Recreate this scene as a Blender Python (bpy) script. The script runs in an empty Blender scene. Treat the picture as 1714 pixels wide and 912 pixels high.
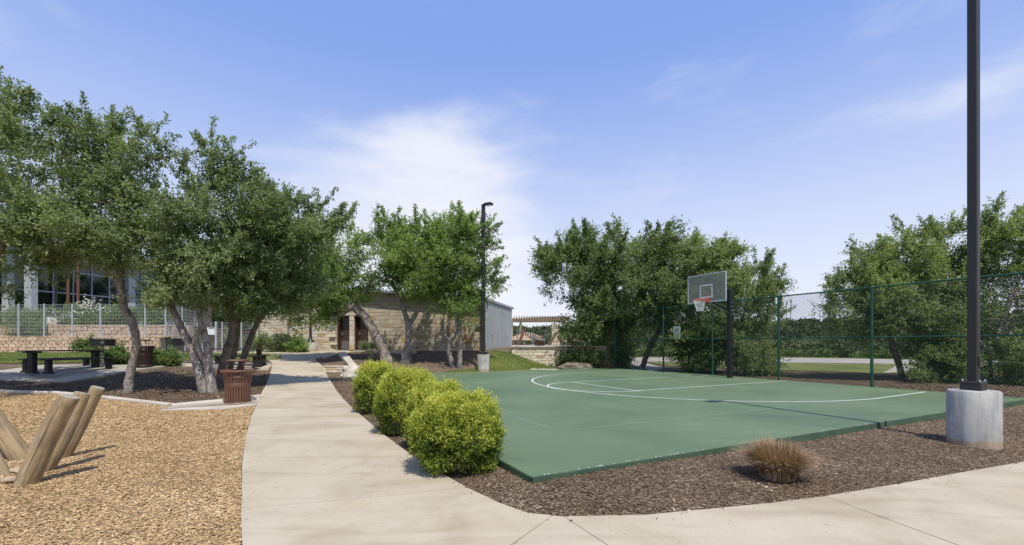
import bpy, bmesh, math, random
import numpy as np
from mathutils import Vector, Matrix
from mathutils.geometry import tessellate_polygon

R = math.radians
random.seed(7)
rng = np.random.default_rng(11)
scene = bpy.context.scene
COL = scene.collection

# ------------------------------------------------------------------ camera
F, PX, PY, EYE = 740.0, 857.0, 575.0, 1.33      # focal length and principal point of the photograph (pixels), eye height
cam_data = bpy.data.cameras.new('camera')
cam_data.sensor_width = 36.0
cam_data.lens = 36.0 * F / 1714.0
cam_data.shift_y = (PY - 456.0) / 1714.0
cam_data.clip_start = 0.05
cam_data.clip_end = 5000
cam = bpy.data.objects.new('camera', cam_data)
COL.objects.link(cam)
cam.location = (0, 0, EYE)
cam.rotation_euler = (R(90), 0, 0)
scene.camera = cam

# ------------------------------------------------------------------ sun and sky
SUN_EL = R(62)
sx, sy = 0.42, -0.91
n_ = math.hypot(sx, sy); sx /= n_; sy /= n_
sun_vec = Vector((sx*math.cos(SUN_EL), sy*math.cos(SUN_EL), math.sin(SUN_EL)))
sd = bpy.data.lights.new('sun', 'SUN')
sd.energy = 4.3
sd.angle = R(0.5)
sd.color = (1.0, 0.935, 0.82)
sun = bpy.data.objects.new('sun', sd)
COL.objects.link(sun)
sun.rotation_euler = (-sun_vec).to_track_quat('-Z', 'Y').to_euler()
sun.location = (0, 0, 40)

world = bpy.data.worlds.new('World')
scene.world = world
world.use_nodes = True
wt = world.node_tree
wt.nodes.clear()
def wn(t, **k):
    n = wt.nodes.new(t)
    for a, b in k.items(): setattr(n, a, b)
    return n
def wl(a, b): wt.links.new(a, b)
out = wn('ShaderNodeOutputWorld')
bg = wn('ShaderNodeBackground'); bg.inputs['Strength'].default_value = 0.15
wl(bg.outputs[0], out.inputs[0])
sky = wn('ShaderNodeTexSky', sky_type='NISHITA', sun_disc=False)
sky.sun_elevation = SUN_EL
sky.sun_rotation = math.atan2(sx, sy)
sky.air_density = 1.0; sky.dust_density = 0.6; sky.ozone_density = 2.0
tint = wn('ShaderNodeMix', data_type='RGBA', blend_type='MULTIPLY')
tint.inputs[0].default_value = 1.0
wl(sky.outputs[0], tint.inputs[6])
tint.inputs[7].default_value = (1.0, 0.98, 1.05, 1)
tc = wn('ShaderNodeTexCoord')
nrm = wn('ShaderNodeVectorMath', operation='NORMALIZE'); wl(tc.outputs['Generated'], nrm.inputs[0])
mp = wn('ShaderNodeMapping'); mp.inputs['Scale'].default_value = (1.6, 1.6, 5.5)
mp.inputs['Rotation'].default_value = (0, R(14), 0)
mp.inputs['Location'].default_value = (3.1, 0.4, 0.2)
wl(nrm.outputs[0], mp.inputs[0])
nz = wn('ShaderNodeTexNoise'); nz.inputs['Scale'].default_value = 1.7; nz.inputs['Detail'].default_value = 7; nz.inputs['Roughness'].default_value = 0.55
nz.inputs['Distortion'].default_value = 0.25
wl(mp.outputs[0], nz.inputs[0])
def spot(dx, dz, lo, hi):
    """soft bank of cloud round a direction of the sky"""
    d = Vector((dx, 1, dz)).normalized()
    dp = wn('ShaderNodeVectorMath', operation='DOT_PRODUCT'); wl(nrm.outputs[0], dp.inputs[0]); dp.inputs[1].default_value = d
    mr = wn('ShaderNodeMapRange', interpolation_type='SMOOTHERSTEP'); wl(dp.outputs['Value'], mr.inputs[0])
    mr.inputs[1].default_value = lo; mr.inputs[2].default_value = hi
    return mr.outputs[0]
def wmath(op, a, b):
    m = wn('ShaderNodeMath', operation=op)
    for i, v in enumerate((a, b)):
        if isinstance(v, (int, float)): m.inputs[i].default_value = v
        else: wl(v, m.inputs[i])
    return m.outputs[0]
s1 = spot(-0.25, 0.19, 0.925, 1.0)
s2 = spot(-0.95, 0.45, 0.93, 1.0)
s3 = spot(0.05, 0.10, 0.86, 1.0)
s4 = spot(1.15, 0.72, 0.95, 1.0)
s = wmath('ADD', wmath('ADD', wmath('MULTIPLY', s1, 0.38), wmath('MULTIPLY', s2, 0.04)), wmath('ADD', wmath('MULTIPLY', s3, 0.20), wmath('MULTIPLY', s4, 0.06)))
dens = wmath('ADD', nz.outputs['Fac'], s)
mr = wn('ShaderNodeMapRange', interpolation_type='SMOOTHSTEP')
wl(dens, mr.inputs[0]); mr.inputs[1].default_value = 0.55; mr.inputs[2].default_value = 1.02
mr.inputs[4].default_value = 0.85
sepw = wn('ShaderNodeSeparateXYZ'); wl(nrm.outputs[0], sepw.inputs[0])
hz = wn('ShaderNodeMapRange', interpolation_type='SMOOTHSTEP'); wl(sepw.outputs[2], hz.inputs[0])
hz.inputs[1].default_value = 0.0; hz.inputs[2].default_value = 0.60; hz.inputs[3].default_value = 0.97; hz.inputs[4].default_value = 0.0
zen = wn('ShaderNodeMix', data_type='RGBA'); zen.inputs[0].default_value = 0.8; wl(tint.outputs[2], zen.inputs[6]); zen.inputs[7].default_value = (1.55, 2.50, 5.45, 1)
hmix = wn('ShaderNodeMix', data_type='RGBA'); wl(hz.outputs[0], hmix.inputs[0]); wl(zen.outputs[2], hmix.inputs[6])
hmix.inputs[7].default_value = (5.0, 5.3, 6.1, 1)
cmix = wn('ShaderNodeMix', data_type='RGBA'); wl(mr.outputs[0], cmix.inputs[0]); wl(hmix.outputs[2], cmix.inputs[6])
cmix.inputs[7].default_value = (5.5, 5.6, 6.0, 1)
wl(cmix.outputs[2], bg.inputs[0])

scene.view_settings.view_transform = 'Standard'
scene.view_settings.look = 'None'
scene.view_settings.exposure = 0.15
scene.view_settings.gamma = 1.0
scene.cycles.use_denoising = True
scene.cycles.max_bounces = 6
scene.cycles.transparent_max_bounces = 8

# ------------------------------------------------------------------ helpers
def P(px, py, Y):
    """the point at depth Y that the photograph shows at pixel (px, py)"""
    return Vector(((px-PX)/F*Y, Y, EYE-(py-PY)/F*Y))

class MB:
    """collects shapes into one mesh"""
    def __init__(s): s.v = []; s.f = []; s.sm = []
    def add(s, vs, fs, smooth=False):
        o = len(s.v); s.v.extend([tuple(p) for p in vs])
        s.f.extend([tuple(i+o for i in f) for f in fs]); s.sm.extend([smooth]*len(fs)); return s
    def box(s, c, d, rot=None, bev=0.0):
        x, y, z = d[0]/2, d[1]/2, d[2]/2
        if bev <= 0:
            vs = [Vector((a*x, b*y, e*z)) for a in (-1, 1) for b in (-1, 1) for e in (-1, 1)]
            fs = [(0,1,3,2),(4,6,7,5),(0,4,5,1),(2,3,7,6),(0,2,6,4),(1,5,7,3)]
        else:
            b_ = min(bev, x*.9, y*.9, z*.9); vs = []; fs = []
            idx = {}
            for a in (-1, 1):
                for b in (-1, 1):
                    for e in (-1, 1):
                        idx[(a,b,e,0)] = len(vs); vs.append(Vector((a*x, b*(y-b_), e*(z-b_))))
                        idx[(a,b,e,1)] = len(vs); vs.append(Vector((a*(x-b_), b*y, e*(z-b_))))
                        idx[(a,b,e,2)] = len(vs); vs.append(Vector((a*(x-b_), b*(y-b_), e*z)))
            for a in (-1, 1):
                fs.append([idx[(a,b,e,0)] for b, e in ((-1,-1),(1,-1),(1,1),(-1,1))][::a])
                fs.append([idx[(b,a,e,1)] for b, e in ((-1,-1),(-1,1),(1,1),(1,-1))][::a])
                fs.append([idx[(b,e,a,2)] for b, e in ((-1,-1),(1,-1),(1,1),(-1,1))][::a])
            for a in (-1, 1):
                for b in (-1, 1):
                    fs.append([idx[(a,b,-1,0)], idx[(a,b,1,0)], idx[(a,b,1,1)], idx[(a,b,-1,1)]][::-a*b])
                    fs.append([idx[(a,-1,b,0)], idx[(a,1,b,0)], idx[(a,1,b,2)], idx[(a,-1,b,2)]][::a*b])
                    fs.append([idx[(-1,a,b,1)], idx[(1,a,b,1)], idx[(1,a,b,2)], idx[(-1,a,b,2)]][::-a*b])
            for a in (-1, 1):
                for b in (-1, 1):
                    for e in (-1, 1):
                        fs.append([idx[(a,b,e,0)], idx[(a,b,e,1)], idx[(a,b,e,2)]][::a*b*e])
        if rot is not None: vs = [rot @ v for v in vs]
        c = Vector(c)
        return s.add([v+c for v in vs], fs)
    def tube(s, pts, rad, n=8, cap=True, smooth=True, jit=0.0):
        pts = [Vector(p) for p in pts]
        if not hasattr(rad, '__len__'): rad = [rad]*len(pts)
        rings = []; up = None
        for i, p in enumerate(pts):
            a = pts[max(i-1, 0)]; b = pts[min(i+1, len(pts)-1)]
            t = (b-a)
            if t.length < 1e-9: t = Vector((0,0,1))
            t.normalize()
            if up is None:
                up = Vector((1,0,0)) if abs(t.x) < .8 else Vector((0,1,0))
            u = (up - t*up.dot(t)).normalized(); w = t.cross(u); up = u
            rings.append([p + (u*math.cos(2*math.pi*k/n)+w*math.sin(2*math.pi*k/n))*rad[i]*(1+random.uniform(-jit, jit)) for k in range(n)])
        vs = [v for r_ in rings for v in r_]; fs = []
        for i in range(len(rings)-1):
            for k in range(n):
                k2 = (k+1) % n
                fs.append((i*n+k, i*n+k2, (i+1)*n+k2, (i+1)*n+k))
        s.add(vs, fs, smooth)
        if cap:
            s.add(rings[0], [tuple(range(n))[::-1]]); s.add(rings[-1], [tuple(range(n))])
        return s
    def lathe(s, prof, n=24, c=(0,0,0), smooth=True):
        """prof: (radius, z) pairs"""
        c = Vector(c); vs = []; fs = []
        for r_, z in prof:
            for k in range(n):
                a = 2*math.pi*k/n; vs.append(c+Vector((r_*math.cos(a), r_*math.sin(a), z)))
        for i in range(len(prof)-1):
            for k in range(n):
                k2 = (k+1) % n
                fs.append((i*n+k, i*n+k2, (i+1)*n+k2, (i+1)*n+k))
        return s.add(vs, fs, smooth)
    def disc(s, r_, z, n=24, c=(0,0,0), flip=False):
        c = Vector(c)
        f = tuple(range(n)); f = f[::-1] if flip else f
        return s.add([c+Vector((r_*math.cos(2*math.pi*k/n), r_*math.sin(2*math.pi*k/n), z)) for k in range(n)], [f])
    def mesh(s, name, off=None):
        me = bpy.data.meshes.new(name)
        vs = s.v if off is None else [(a-off[0], b-off[1], c-off[2]) for a, b, c in s.v]
        me.from_pydata(vs, [], s.f)
        me.polygons.foreach_set('use_smooth', s.sm)
        me.update()
        return me

def add_obj(name, me, mat=None, parent=None, loc=None, kind=None):
    o = bpy.data.objects.new(name, me)
    COL.objects.link(o)
    if mat is not None and me is not None and len(me.materials) == 0: me.materials.append(mat)
    if parent is not None: o.parent = parent
    if loc is not None: o.location = loc
    if kind: o['kind'] = kind
    return o
def thing(name, label, cat, loc=(0,0,0), rz=0.0, group=None):
    o = bpy.data.objects.new(name, None); o.empty_display_size = 0.2
    COL.objects.link(o); o.location = loc; o.rotation_euler = (0, 0, rz)
    o['label'] = label; o['category'] = cat
    if group: o['group'] = group
    return o
def part(name, mb, mat, parent, kind=None, world=False):
    """world=True: the shape was built in world coordinates (parent not rotated)"""
    off = tuple(parent.location) if world else None
    return add_obj(name, mb.mesh(name, off), mat, parent, kind=kind)
def single(name, mb, mat, label, cat, loc, group=None):
    o = add_obj(name, mb.mesh(name, loc), mat, loc=loc)
    o['label'] = label; o['category'] = cat
    if group: o['group'] = group
    return o
def structure(name, mb, mat, parent=None):
    o = add_obj(name, mb.mesh(name), mat, parent)
    if parent is None: o['kind'] = 'structure'
    return o
def copy_thing(root, loc, rz, label):
    def cp(o, par):
        c = o.copy(); COL.objects.link(c); c.parent = par
        for ch in o.children: cp(ch, c)
        return c
    c = cp(root, None); c.location = loc; c.rotation_euler = (0, 0, rz); c['label'] = label
    return c

def soup(name, co, faces_n, tint, mat, k):
    """fast mesh of separate k-gons sharing nothing: co (N*k,3)"""
    me = bpy.data.meshes.new(name)
    nv = len(co)
    me.vertices.add(nv); me.vertices.foreach_set('co', co.astype(np.float32).ravel())
    me.loops.add(nv); me.loops.foreach_set('vertex_index', np.arange(nv, dtype=np.int32))
    me.polygons.add(faces_n)
    me.polygons.foreach_set('loop_start', np.arange(0, nv, k, dtype=np.int32))
    me.update(calc_edges=True)
    at = me.attributes.new('tint', 'FLOAT', 'POINT')
    at.data.foreach_set('value', np.repeat(tint, k).astype(np.float32))
    me.materials.append(mat)
    return me
def unit(a):
    return a/np.maximum(np.linalg.norm(a, axis=1, keepdims=True), 1e-9)
def leaves(name, pos, d, nn, ln, wd, tint, mat, fold=0.25):
    """leaf = two triangles folded along the midrib, as a 4-gon soup (base, right, tip, left)"""
    d = unit(d); side = unit(np.cross(d, nn)); up = np.cross(side, d)
    ln = ln[:, None]; wd = wd[:, None]
    b = pos; t = pos+d*ln
    m = pos+d*ln*0.45
    r_ = m+side*wd*.5+up*wd*fold; l_ = m-side*wd*.5+up*wd*fold
    n = len(pos)
    co = np.stack([b, r_, t, b, t, l_], axis=1).reshape(-1, 3)
    return soup(name, co, n*2, np.repeat(tint, 2), mat, 3)

# ------------------------------------------------------------------ materials
def nodes_mat(name):
    m = bpy.data.materials.new(name); m.use_nodes = True
    nt = m.node_tree; b = nt.nodes['Principled BSDF']
    return m, nt, b
def N(nt, t, **k):
    n = nt.nodes.new(t)
    for a, b in k.items(): setattr(n, a, b)
    return n
def ramp(nt, fac, stops):
    r_ = N(nt, 'ShaderNodeValToRGB'); nt.links.new(fac, r_.inputs[0])
    el = r_.color_ramp.elements
    while len(el) < len(stops): el.new(0.5)
    for e, (p, c) in zip(el, stops): e.position = p; e.color = (*c, 1)
    return r_.outputs[0]
def noise(nt, vec, scale, detail=4, rough=.55, dist=0):
    n = N(nt, 'ShaderNodeTexNoise'); n.inputs['Scale'].default_value = scale; n.inputs['Detail'].default_value = detail
    n.inputs['Roughness'].default_value = rough; n.inputs['Distortion'].default_value = dist
    if vec is not None: nt.links.new(vec, n.inputs[0])
    return n.outputs['Fac']
def mixc(nt, fac, a, b, mode='MIX'):
    m = N(nt, 'ShaderNodeMix', data_type='RGBA', blend_type=mode)
    for sock, v in ((m.inputs[0], fac), (m.inputs[6], a), (m.inputs[7], b)):
        if hasattr(v, 'links') or isinstance(v, bpy.types.NodeSocket): nt.links.new(v, sock)
        elif isinstance(v, (int, float)): sock.default_value = v
        else: sock.default_value = (*v, 1)
    return m.outputs[2]
def wpos(nt, scale=(1,1,1), rot=(0,0,0)):
    g = N(nt, 'ShaderNodeNewGeometry'); m = N(nt, 'ShaderNodeMapping')
    m.inputs['Scale'].default_value = scale; m.inputs['Rotation'].default_value = rot
    nt.links.new(g.outputs['Position'], m.inputs[0]); return m.outputs[0]
def bump(nt, b, h, strength, dist=0.02):
    bp = N(nt, 'ShaderNodeBump'); bp.inputs['Strength'].default_value = strength; bp.inputs['Distance'].default_value = dist
    nt.links.new(h, bp.inputs['Height']); nt.links.new(bp.outputs[0], b.inputs['Normal'])
def simple(name, c1, c2=None, scale=8, rough=.6, metal=0, bmp=.2, bdist=.005, spec=.4, fine=60):
    m, nt, b = nodes_mat(name)
    c2 = c2 or tuple(x*.8 for x in c1)
    v = wpos(nt)
    f = noise(nt, v, scale, 6)
    nt.links.new(ramp(nt, f, [(.35, c1), (.68, c2)]), b.inputs['Base Color'])
    b.inputs['Roughness'].default_value = rough; b.inputs['Metallic'].default_value = metal
    b.inputs['Specular IOR Level'].default_value = spec
    if bmp: bump(nt, b, noise(nt, v, fine, 3), bmp, bdist)
    return m
def tinted(name, stops, rough=.6, trans=0.0, spec=.3, randmix=0):
    """colour from the per-leaf 'tint' attribute"""
    m, nt, b = nodes_mat(name)
    a = N(nt, 'ShaderNodeAttribute', attribute_name='tint')
    col = ramp(nt, a.outputs['Fac'], stops)
    nt.links.new(col, b.inputs['Base Color'])
    b.inputs['Roughness'].default_value = rough; b.inputs['Specular IOR Level'].default_value = spec
    if trans:
        tr = N(nt, 'ShaderNodeBsdfTranslucent'); g = mixc(nt, 1.0, col, (1.5, 1.6, .55), 'MULTIPLY'); nt.links.new(g, tr.inputs[0])
        mx = N(nt, 'ShaderNodeMixShader'); mx.inputs[0].default_value = trans
        nt.links.new(b.outputs[0], mx.inputs[1]); nt.links.new(tr.outputs[0], mx.inputs[2])
        nt.links.new(mx.outputs[0], nt.nodes['Material Output'].inputs[0])
    return m
def stone_mat(name, stops, rough=.85, bscale=25):
    """each stone its own colour by object, with grain"""
    m, nt, b = nodes_mat(name)
    oi = N(nt, 'ShaderNodeObjectInfo')
    base = ramp(nt, oi.outputs['Random'], stops)
    v = wpos(nt)
    f = noise(nt, v, 9, 6, .65)
    g = ramp(nt, f, [(.3, (.62, .58, .52)), (.6, (1.08, 1.06, 1.03)), (.8, (1.2, 1.12, .95))])
    nt.links.new(mixc(nt, 1.0, base, g, 'MULTIPLY'), b.inputs['Base Color'])
    b.inputs['Roughness'].default_value = rough; b.inputs['Specular IOR Level'].default_value = .2
    bump(nt, b, noise(nt, v, bscale, 5), .6, .015)
    return m

M = {}
def concrete(name, c1, c2, c3, stain=.5):
    m, nt, b = nodes_mat(name)
    v = wpos(nt)
    base = ramp(nt, noise(nt, v, .9, 8, .62, .6), [(.3, c2), (.5, c1), (.72, c3)])
    st = wpos(nt, (.5, 2.2, 1), (0, 0, R(24)))
    streak = ramp(nt, noise(nt, st, 1.1, 7, .6, .8), [(.34, (.80, .76, .70)), (.5, (1, 1, 1)), (.75, (1.05, 1.04, 1.02))])
    fine = ramp(nt, noise(nt, v, 90, 3, .7), [(.3, (.9, .9, .9)), (.7, (1.06, 1.06, 1.06))])
    c = mixc(nt, stain, base, streak, 'MULTIPLY'); c = mixc(nt, .8, c, fine, 'MULTIPLY')
    blot = ramp(nt, noise(nt, wpos(nt, (.8, 1.5, 1)), .55, 5, .6), [(.33, (.86, .80, .70)), (.42, (1, 1, 1))]); c = mixc(nt, .8*stain, c, blot, 'MULTIPLY')
    spots = ramp(nt, noise(nt, v, 14, 2, .4), [(.24, (.55, .48, .4)), (.28, (1, 1, 1))])
    c = mixc(nt, .6, c, spots, 'MULTIPLY')
    nt.links.new(c, b.inputs['Base Color']); b.inputs['Roughness'].default_value = .85; b.inputs['Specular IOR Level'].default_value = .25
    bump(nt, b, noise(nt, v, 120, 4, .7), .25, .004)
    return m
M['path'] = concrete('path_concrete', (.435, .380, .285), (.35, .297, .215), (.475, .422, .328), .7)
M['curb'] = concrete('curb_concrete', (.50, .46, .39), (.40, .36, .30), (.56, .52, .46))
def drum_mat():
    m = concrete('drum_concrete', (.42, .42, .40), (.27, .275, .27), (.54, .53, .50), 1.0); nt = m.node_tree; b = nt.nodes['Principled BSDF']
    src = b.inputs['Base Color'].links[0].from_socket
    st = ramp(nt, noise(nt, wpos(nt, (5, 5, .5)), 1.6, 4, .6), [(.35, (.72, .73, .76)), (.55, (1.02, 1, .98)), (.66, (1.05, 1.02, .97)), (.70, (.85, .66, .48)), (.74, (1.05, 1.0, .95))])
    c = mixc(nt, 1, src, st, 'MULTIPLY')
    tcn = N(nt, 'ShaderNodeTexCoord'); sep = N(nt, 'ShaderNodeSeparateXYZ'); nt.links.new(tcn.outputs['Object'], sep.inputs[0])
    ad = N(nt, 'ShaderNodeMath', operation='MULTIPLY_ADD'); nt.links.new(noise(nt, wpos(nt), 5, 3), ad.inputs[0]); ad.inputs[1].default_value = -.12; nt.links.new(sep.outputs[2], ad.inputs[2])
    soil = ramp(nt, ad.outputs[0], [(.045, (1.0, .78, .58)), (.07, (1, 1, 1))])
    nt.links.new(mixc(nt, 1, c, soil, 'MULTIPLY'), b.inputs['Base Color']); return m
M['drum'] = drum_mat()
M['slab'] = concrete('picnic_slab_concrete', (.34, .31, .25), (.27, .24, .19), (.41, .38, .31))
M['road'] = concrete('road_concrete', (.40, .37, .33), (.33, .30, .27), (.46, .43, .40))

def ground_mat(name, stops, scale=45, stretch=(1, 1, 1), big=((.75, .72, .7), (1.15, 1.12, 1.1)), bs=.8, bd=.02):
    m, nt, b = nodes_mat(name)
    v = wpos(nt, stretch)
    vo = N(nt, 'ShaderNodeTexVoronoi'); vo.inputs['Scale'].default_value = scale; nt.links.new(v, vo.inputs[0])
    sep = N(nt, 'ShaderNodeSeparateColor'); nt.links.new(vo.outputs['Color'], sep.inputs[0])
    c = ramp(nt, sep.outputs[0], stops)
    bg_ = ramp(nt, noise(nt, wpos(nt), .8, 8, .7), [(.32, big[0]), (.5, (1, 1, 1)), (.68, big[1]), (.76, (big[1][0]*1.25, big[1][1]*1.22, big[1][2]*1.1))])
    c = mixc(nt, 1.0, c, bg_, 'MULTIPLY')
    nt.links.new(c, b.inputs['Base Color']); b.inputs['Roughness'].default_value = .95; b.inputs['Specular IOR Level'].default_value = .1
    bump(nt, b, noise(nt, v, scale*.8, 4, .7), bs, bd)
    return m
mulch_stops = [(0, (.052, .036, .025)), (.35, (.098, .069, .046)), (.65, (.150, .110, .074)), (.9, (.24, .18, .125)), (1, (.48, .39, .28))]
M['mulch'] = ground_mat('brown_mulch', mulch_stops, 40, (1, 1.8, 1))
chip_stops = [(0, (.26, .17, .085)), (.3, (.40, .275, .145)), (.6, (.50, .355, .19)), (.88, (.58, .43, .245)), (1, (.70, .56, .37))]
M['chips'] = ground_mat('tan_wood_chips', chip_stops, 55, (1, 1.6, 1), ((.86, .84, .8), (1.08, 1.07, 1.05)))
M['mulch_bit'] = tinted('mulch_shreds', [(p, tuple(min(1, x*1.25) for x in c)) for p, c in mulch_stops], .95, 0, .1)
M['chip_bit'] = tinted('wood_chip_pieces', [(p, tuple(min(1, x*1.06) for x in c)) for p, c in chip_stops], .9, 0, .1)
def grass_mat(name, a, b_, c_):
    m, nt, b = nodes_mat(name)
    v = wpos(nt)
    c = ramp(nt, noise(nt, v, .55, 8, .65), [(.35, a), (.5, b_), (.68, c_)])
    f = ramp(nt, noise(nt, v, 55, 3, .8), [(.25, (.55, .6, .5)), (.7, (1.25, 1.2, 1.2))])
    nt.links.new(mixc(nt, 1.0, c, f, 'MULTIPLY'), b.inputs['Base Color'])
    b.inputs['Roughness'].default_value = .9; b.inputs['Specular IOR Level'].default_value = .1
    bump(nt, b, noise(nt, v, 70, 3, .8), .8, .02)
    return m
M['lawn'] = grass_mat('mown_grass', (.10, .135, .04), (.16, .19, .06), (.25, .24, .09))
M['dry_lawn'] = grass_mat('dry_grass', (.16, .17, .07), (.25, .25, .10), (.34, .30, .15))
M['scrub'] = grass_mat('rough_scrub', (.05, .065, .03), (.075, .09, .04), (.12, .13, .06))
M['blade'] = tinted('grass_blades', [(0, (.07, .12, .025)), (.6, (.16, .22, .05)), (1, (.34, .33, .13))], .7, .25)
def court_mat():
    m, nt, b = nodes_mat('green_court_paint')
    v = wpos(nt)
    c = ramp(nt, noise(nt, v, .45, 7, .55, .4), [(.28, (.084, .132, .075)), (.5, (.110, .163, .089)), (.74, (.140, .190, .110))])
    st = ramp(nt, noise(nt, wpos(nt, (.6, 2.5, 1), (0, 0, R(-20))), 1.3, 6, .6), [(.3, (.90, .92, .93)), (.6, (1.04, 1.03, 1.02))])
    c = mixc(nt, 1, c, st, 'MULTIPLY')
    sp = ramp(nt, noise(nt, v, 6, 3, .5), [(.24, (.72, .74, .72)), (.30, (1, 1, 1))])
    vo = N(nt, 'ShaderNodeTexVoronoi', feature='DISTANCE_TO_EDGE'); vo.inputs['Scale'].default_value = .32
    wv = N(nt, 'ShaderNodeVectorMath', operation='ADD'); nt.links.new(v, wv.inputs[0]); nzc = N(nt, 'ShaderNodeTexNoise'); nzc.inputs['Scale'].default_value = 1.5; nzc.inputs['Detail'].default_value = 6; nt.links.new(v, nzc.inputs[0]); nt.links.new(nzc.outputs['Color'], wv.inputs[1]); nt.links.new(wv.outputs[0], vo.inputs[0])
    ck = ramp(nt, vo.outputs['Distance'], [(.0, (.70, .72, .70)), (.0022, (1, 1, 1))]); c = mixc(nt, .55, c, ck, 'MULTIPLY')
    sc = ramp(nt, noise(nt, wpos(nt, (1.2, 7, 1), (0, 0, R(35))), 2.0, 5, .7, 1.2), [(.30, (.84, .86, .86)), (.36, (1, 1, 1)), (.74, (1, 1, 1)), (.80, (1.10, 1.08, 1.07))]); c = mixc(nt, .8, c, sc, 'MULTIPLY')
    dust = ramp(nt, noise(nt, v, 1.7, 8, .75), [(.50, (1, 1, 1)), (.72, (1.12, 1.06, 1.0))]); c = mixc(nt, .7, c, dust, 'MULTIPLY')
    c = mixc(nt, .8, c, sp, 'MULTIPLY')
    nt.links.new(c, b.inputs['Base Color']); b.inputs['Roughness'].default_value = .62; b.inputs['Specular IOR Level'].default_value = .35
    bump(nt, b, noise(nt, v, 160, 3, .7), .12, .003)
    return m
M['court'] = court_mat()
M['court_side'] = simple('dark_green_court_side', (.035, .075, .045), (.06, .10, .06), 4, .8)
M['line'] = simple('white_court_line', (.72, .74, .70), (.55, .60, .54), 6, .7, bmp=0)
M['faint'] = simple('worn_court_line', (.185, .25, .17), (.145, .21, .135), 3, .7, bmp=0)
M['chipped'] = simple('chipped_edge', (.75, .75, .72), (.6, .58, .52), 20, .8)
M['dark_metal'] = simple('bronze_metal', (.030, .027, .027), (.024, .022, .022), 3, .45, .0, .05, .002, .5)
M['black_metal'] = simple('black_powder_coat', (.010, .010, .011), (.016, .016, .017), 5, .45, .0, .08, .002, .5)
M['black_plastic'] = simple('black_planks', (.012, .011, .011), (.026, .023, .022), 12, .6, .0, .3, .003, .4)
M['brown_metal'] = simple('brown_slat_metal', (.165, .075, .046), (.12, .056, .036), 9, .5, 0, .1, .002, .5)
M['brown_dark'] = simple('dark_brown_slat_metal', (.035, .020, .016), (.026, .016, .014), 9, .5, 0, .1, .002, .4)
M['green_metal'] = simple('green_fence_paint', (.010, .064, .038), (.013, .076, .046), 5, .4, 0, .05, .002, .5)
M['green_wire'] = simple('green_vinyl_wire', (.012, .045, .030), (.015, .052, .035), 5, .5, 0, 0)
M['white_metal'] = simple('pale_grey_fence_metal', (.46, .49, .51), (.40, .42, .44), 5, .5, .1, 0)
M['white_wire'] = simple('pale_grey_fence_wire', (.46, .49, .51), (.40, .43, .45), 5, .5, 0, 0)
M['galv'] = simple('galvanised_steel', (.36, .37, .38), (.29, .30, .31), 9, .4, .7, .1, .002)
M['orange'] = simple('orange_rim_paint', (.72, .10, .025), (.62, .085, .02), 9, .4, 0, 0)
M['net'] = simple('white_net_cord', (.75, .76, .76), (.66, .67, .68), 20, .8, 0, 0)
M['white'] = simple('white_paint', (.74, .75, .74), (.68, .69, .68), 9, .55, 0, 0)
M['sign'] = simple('pale_sign_face', (.52, .58, .55), (.48, .54, .51), 9, .5, 0, 0)
M['sign_text'] = simple('grey_sign_lettering', (.12, .15, .14), (.14, .17, .16), 9, .6, 0, 0)
M['roof'] = simple('grey_metal_roofing', (.34, .38, .43), (.29, .33, .38), 2, .4, .4, .05)
M['soffit'] = simple('wood_soffit', (.22, .11, .06), (.16, .08, .045), 5, .6)
M['siding'] = simple('beige_siding', (.38, .34, .27), (.34, .30, .24), 5, .7)
M['door'] = simple('brown_door_paint', (.060, .033, .025), (.048, .027, .022), 4, .35, 0, .05)
M['door_reflect'] = simple('grey_door_reflection', (.17, .16, .15), (.13, .125, .12), 4, .5, .3)  # grey colour that paints the reflection low on the doors
M['interior'] = simple('dark_recess', (.02, .018, .016), (.03, .026, .024), 4, .8)
M['mortar'] = simple('mortar', (.42, .37, .29), (.32, .28, .22), 14, .95, 0, .5, .01, .1)
M['lime'] = stone_mat('sunlit_limestone', [(0, (.50, .34, .17)), (.05, (.56, .45, .28)), (.14, (.62, .54, .41)), (.5, (.68, .62, .50)), (.8, (.72, .67, .57)), (1, (.56, .49, .38))])
M['lime2'] = stone_mat('tan_limestone', [(0, (.36, .20, .11)), (.07, (.45, .32, .18)), (.16, (.44, .38, .28)), (.45, (.54, .475, .36)), (.75, (.50, .45, .35)), (.88, (.42, .38, .30)), (1, (.34, .30, .23))])
M['block'] = stone_mat('split_face_block', [(0, (.46, .34, .245)), (.4, (.54, .43, .325)), (.8, (.60, .49, .385)), (1, (.42, .31, .23))])
M['cap'] = stone_mat('limestone_cap', [(0, (.50, .44, .35)), (1, (.58, .53, .44))])
M['boulder'] = simple('weathered_boulder', (.24, .21, .165), (.13, .115, .09), 3.5, .9, 0, .8, .03, .1, 12)
M['white_rock'] = simple('white_limestone_boulder', (.60, .56, .49), (.40, .35, .28), 3.5, .9, 0, .8, .03, .1, 12)
def cladding():
    m, nt, b = nodes_mat('galvanised_cladding')
    v = wpos(nt, (3, 3, .35))
    nt.links.new(ramp(nt, noise(nt, v, 2.5, 5), [(.3, (.34, .365, .385)), (.7, (.46, .48, .49))]), b.inputs['Base Color'])
    b.inputs['Roughness'].default_value = .45; b.inputs['Metallic'].default_value = .25
    return m
M['clad'] = cladding()
def glass(name, c):
    m, nt, b = nodes_mat(name)
    b.inputs['Base Color'].default_value = (*c, 1); b.inputs['Roughness'].default_value = .04; b.inputs['Specular IOR Level'].default_value = .8
    v = wpos(nt); bump(nt, b, noise(nt, v, 1.2, 2), .06, .05)
    return m
M['glass'] = glass('dark_window_glass', (.006, .010, .013))
M['glass2'] = glass('teal_reflection_lens_glass', (.10, .17, .18))  # teal reflection of some clubhouse panes put into the colour; also lamp lenses
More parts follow.
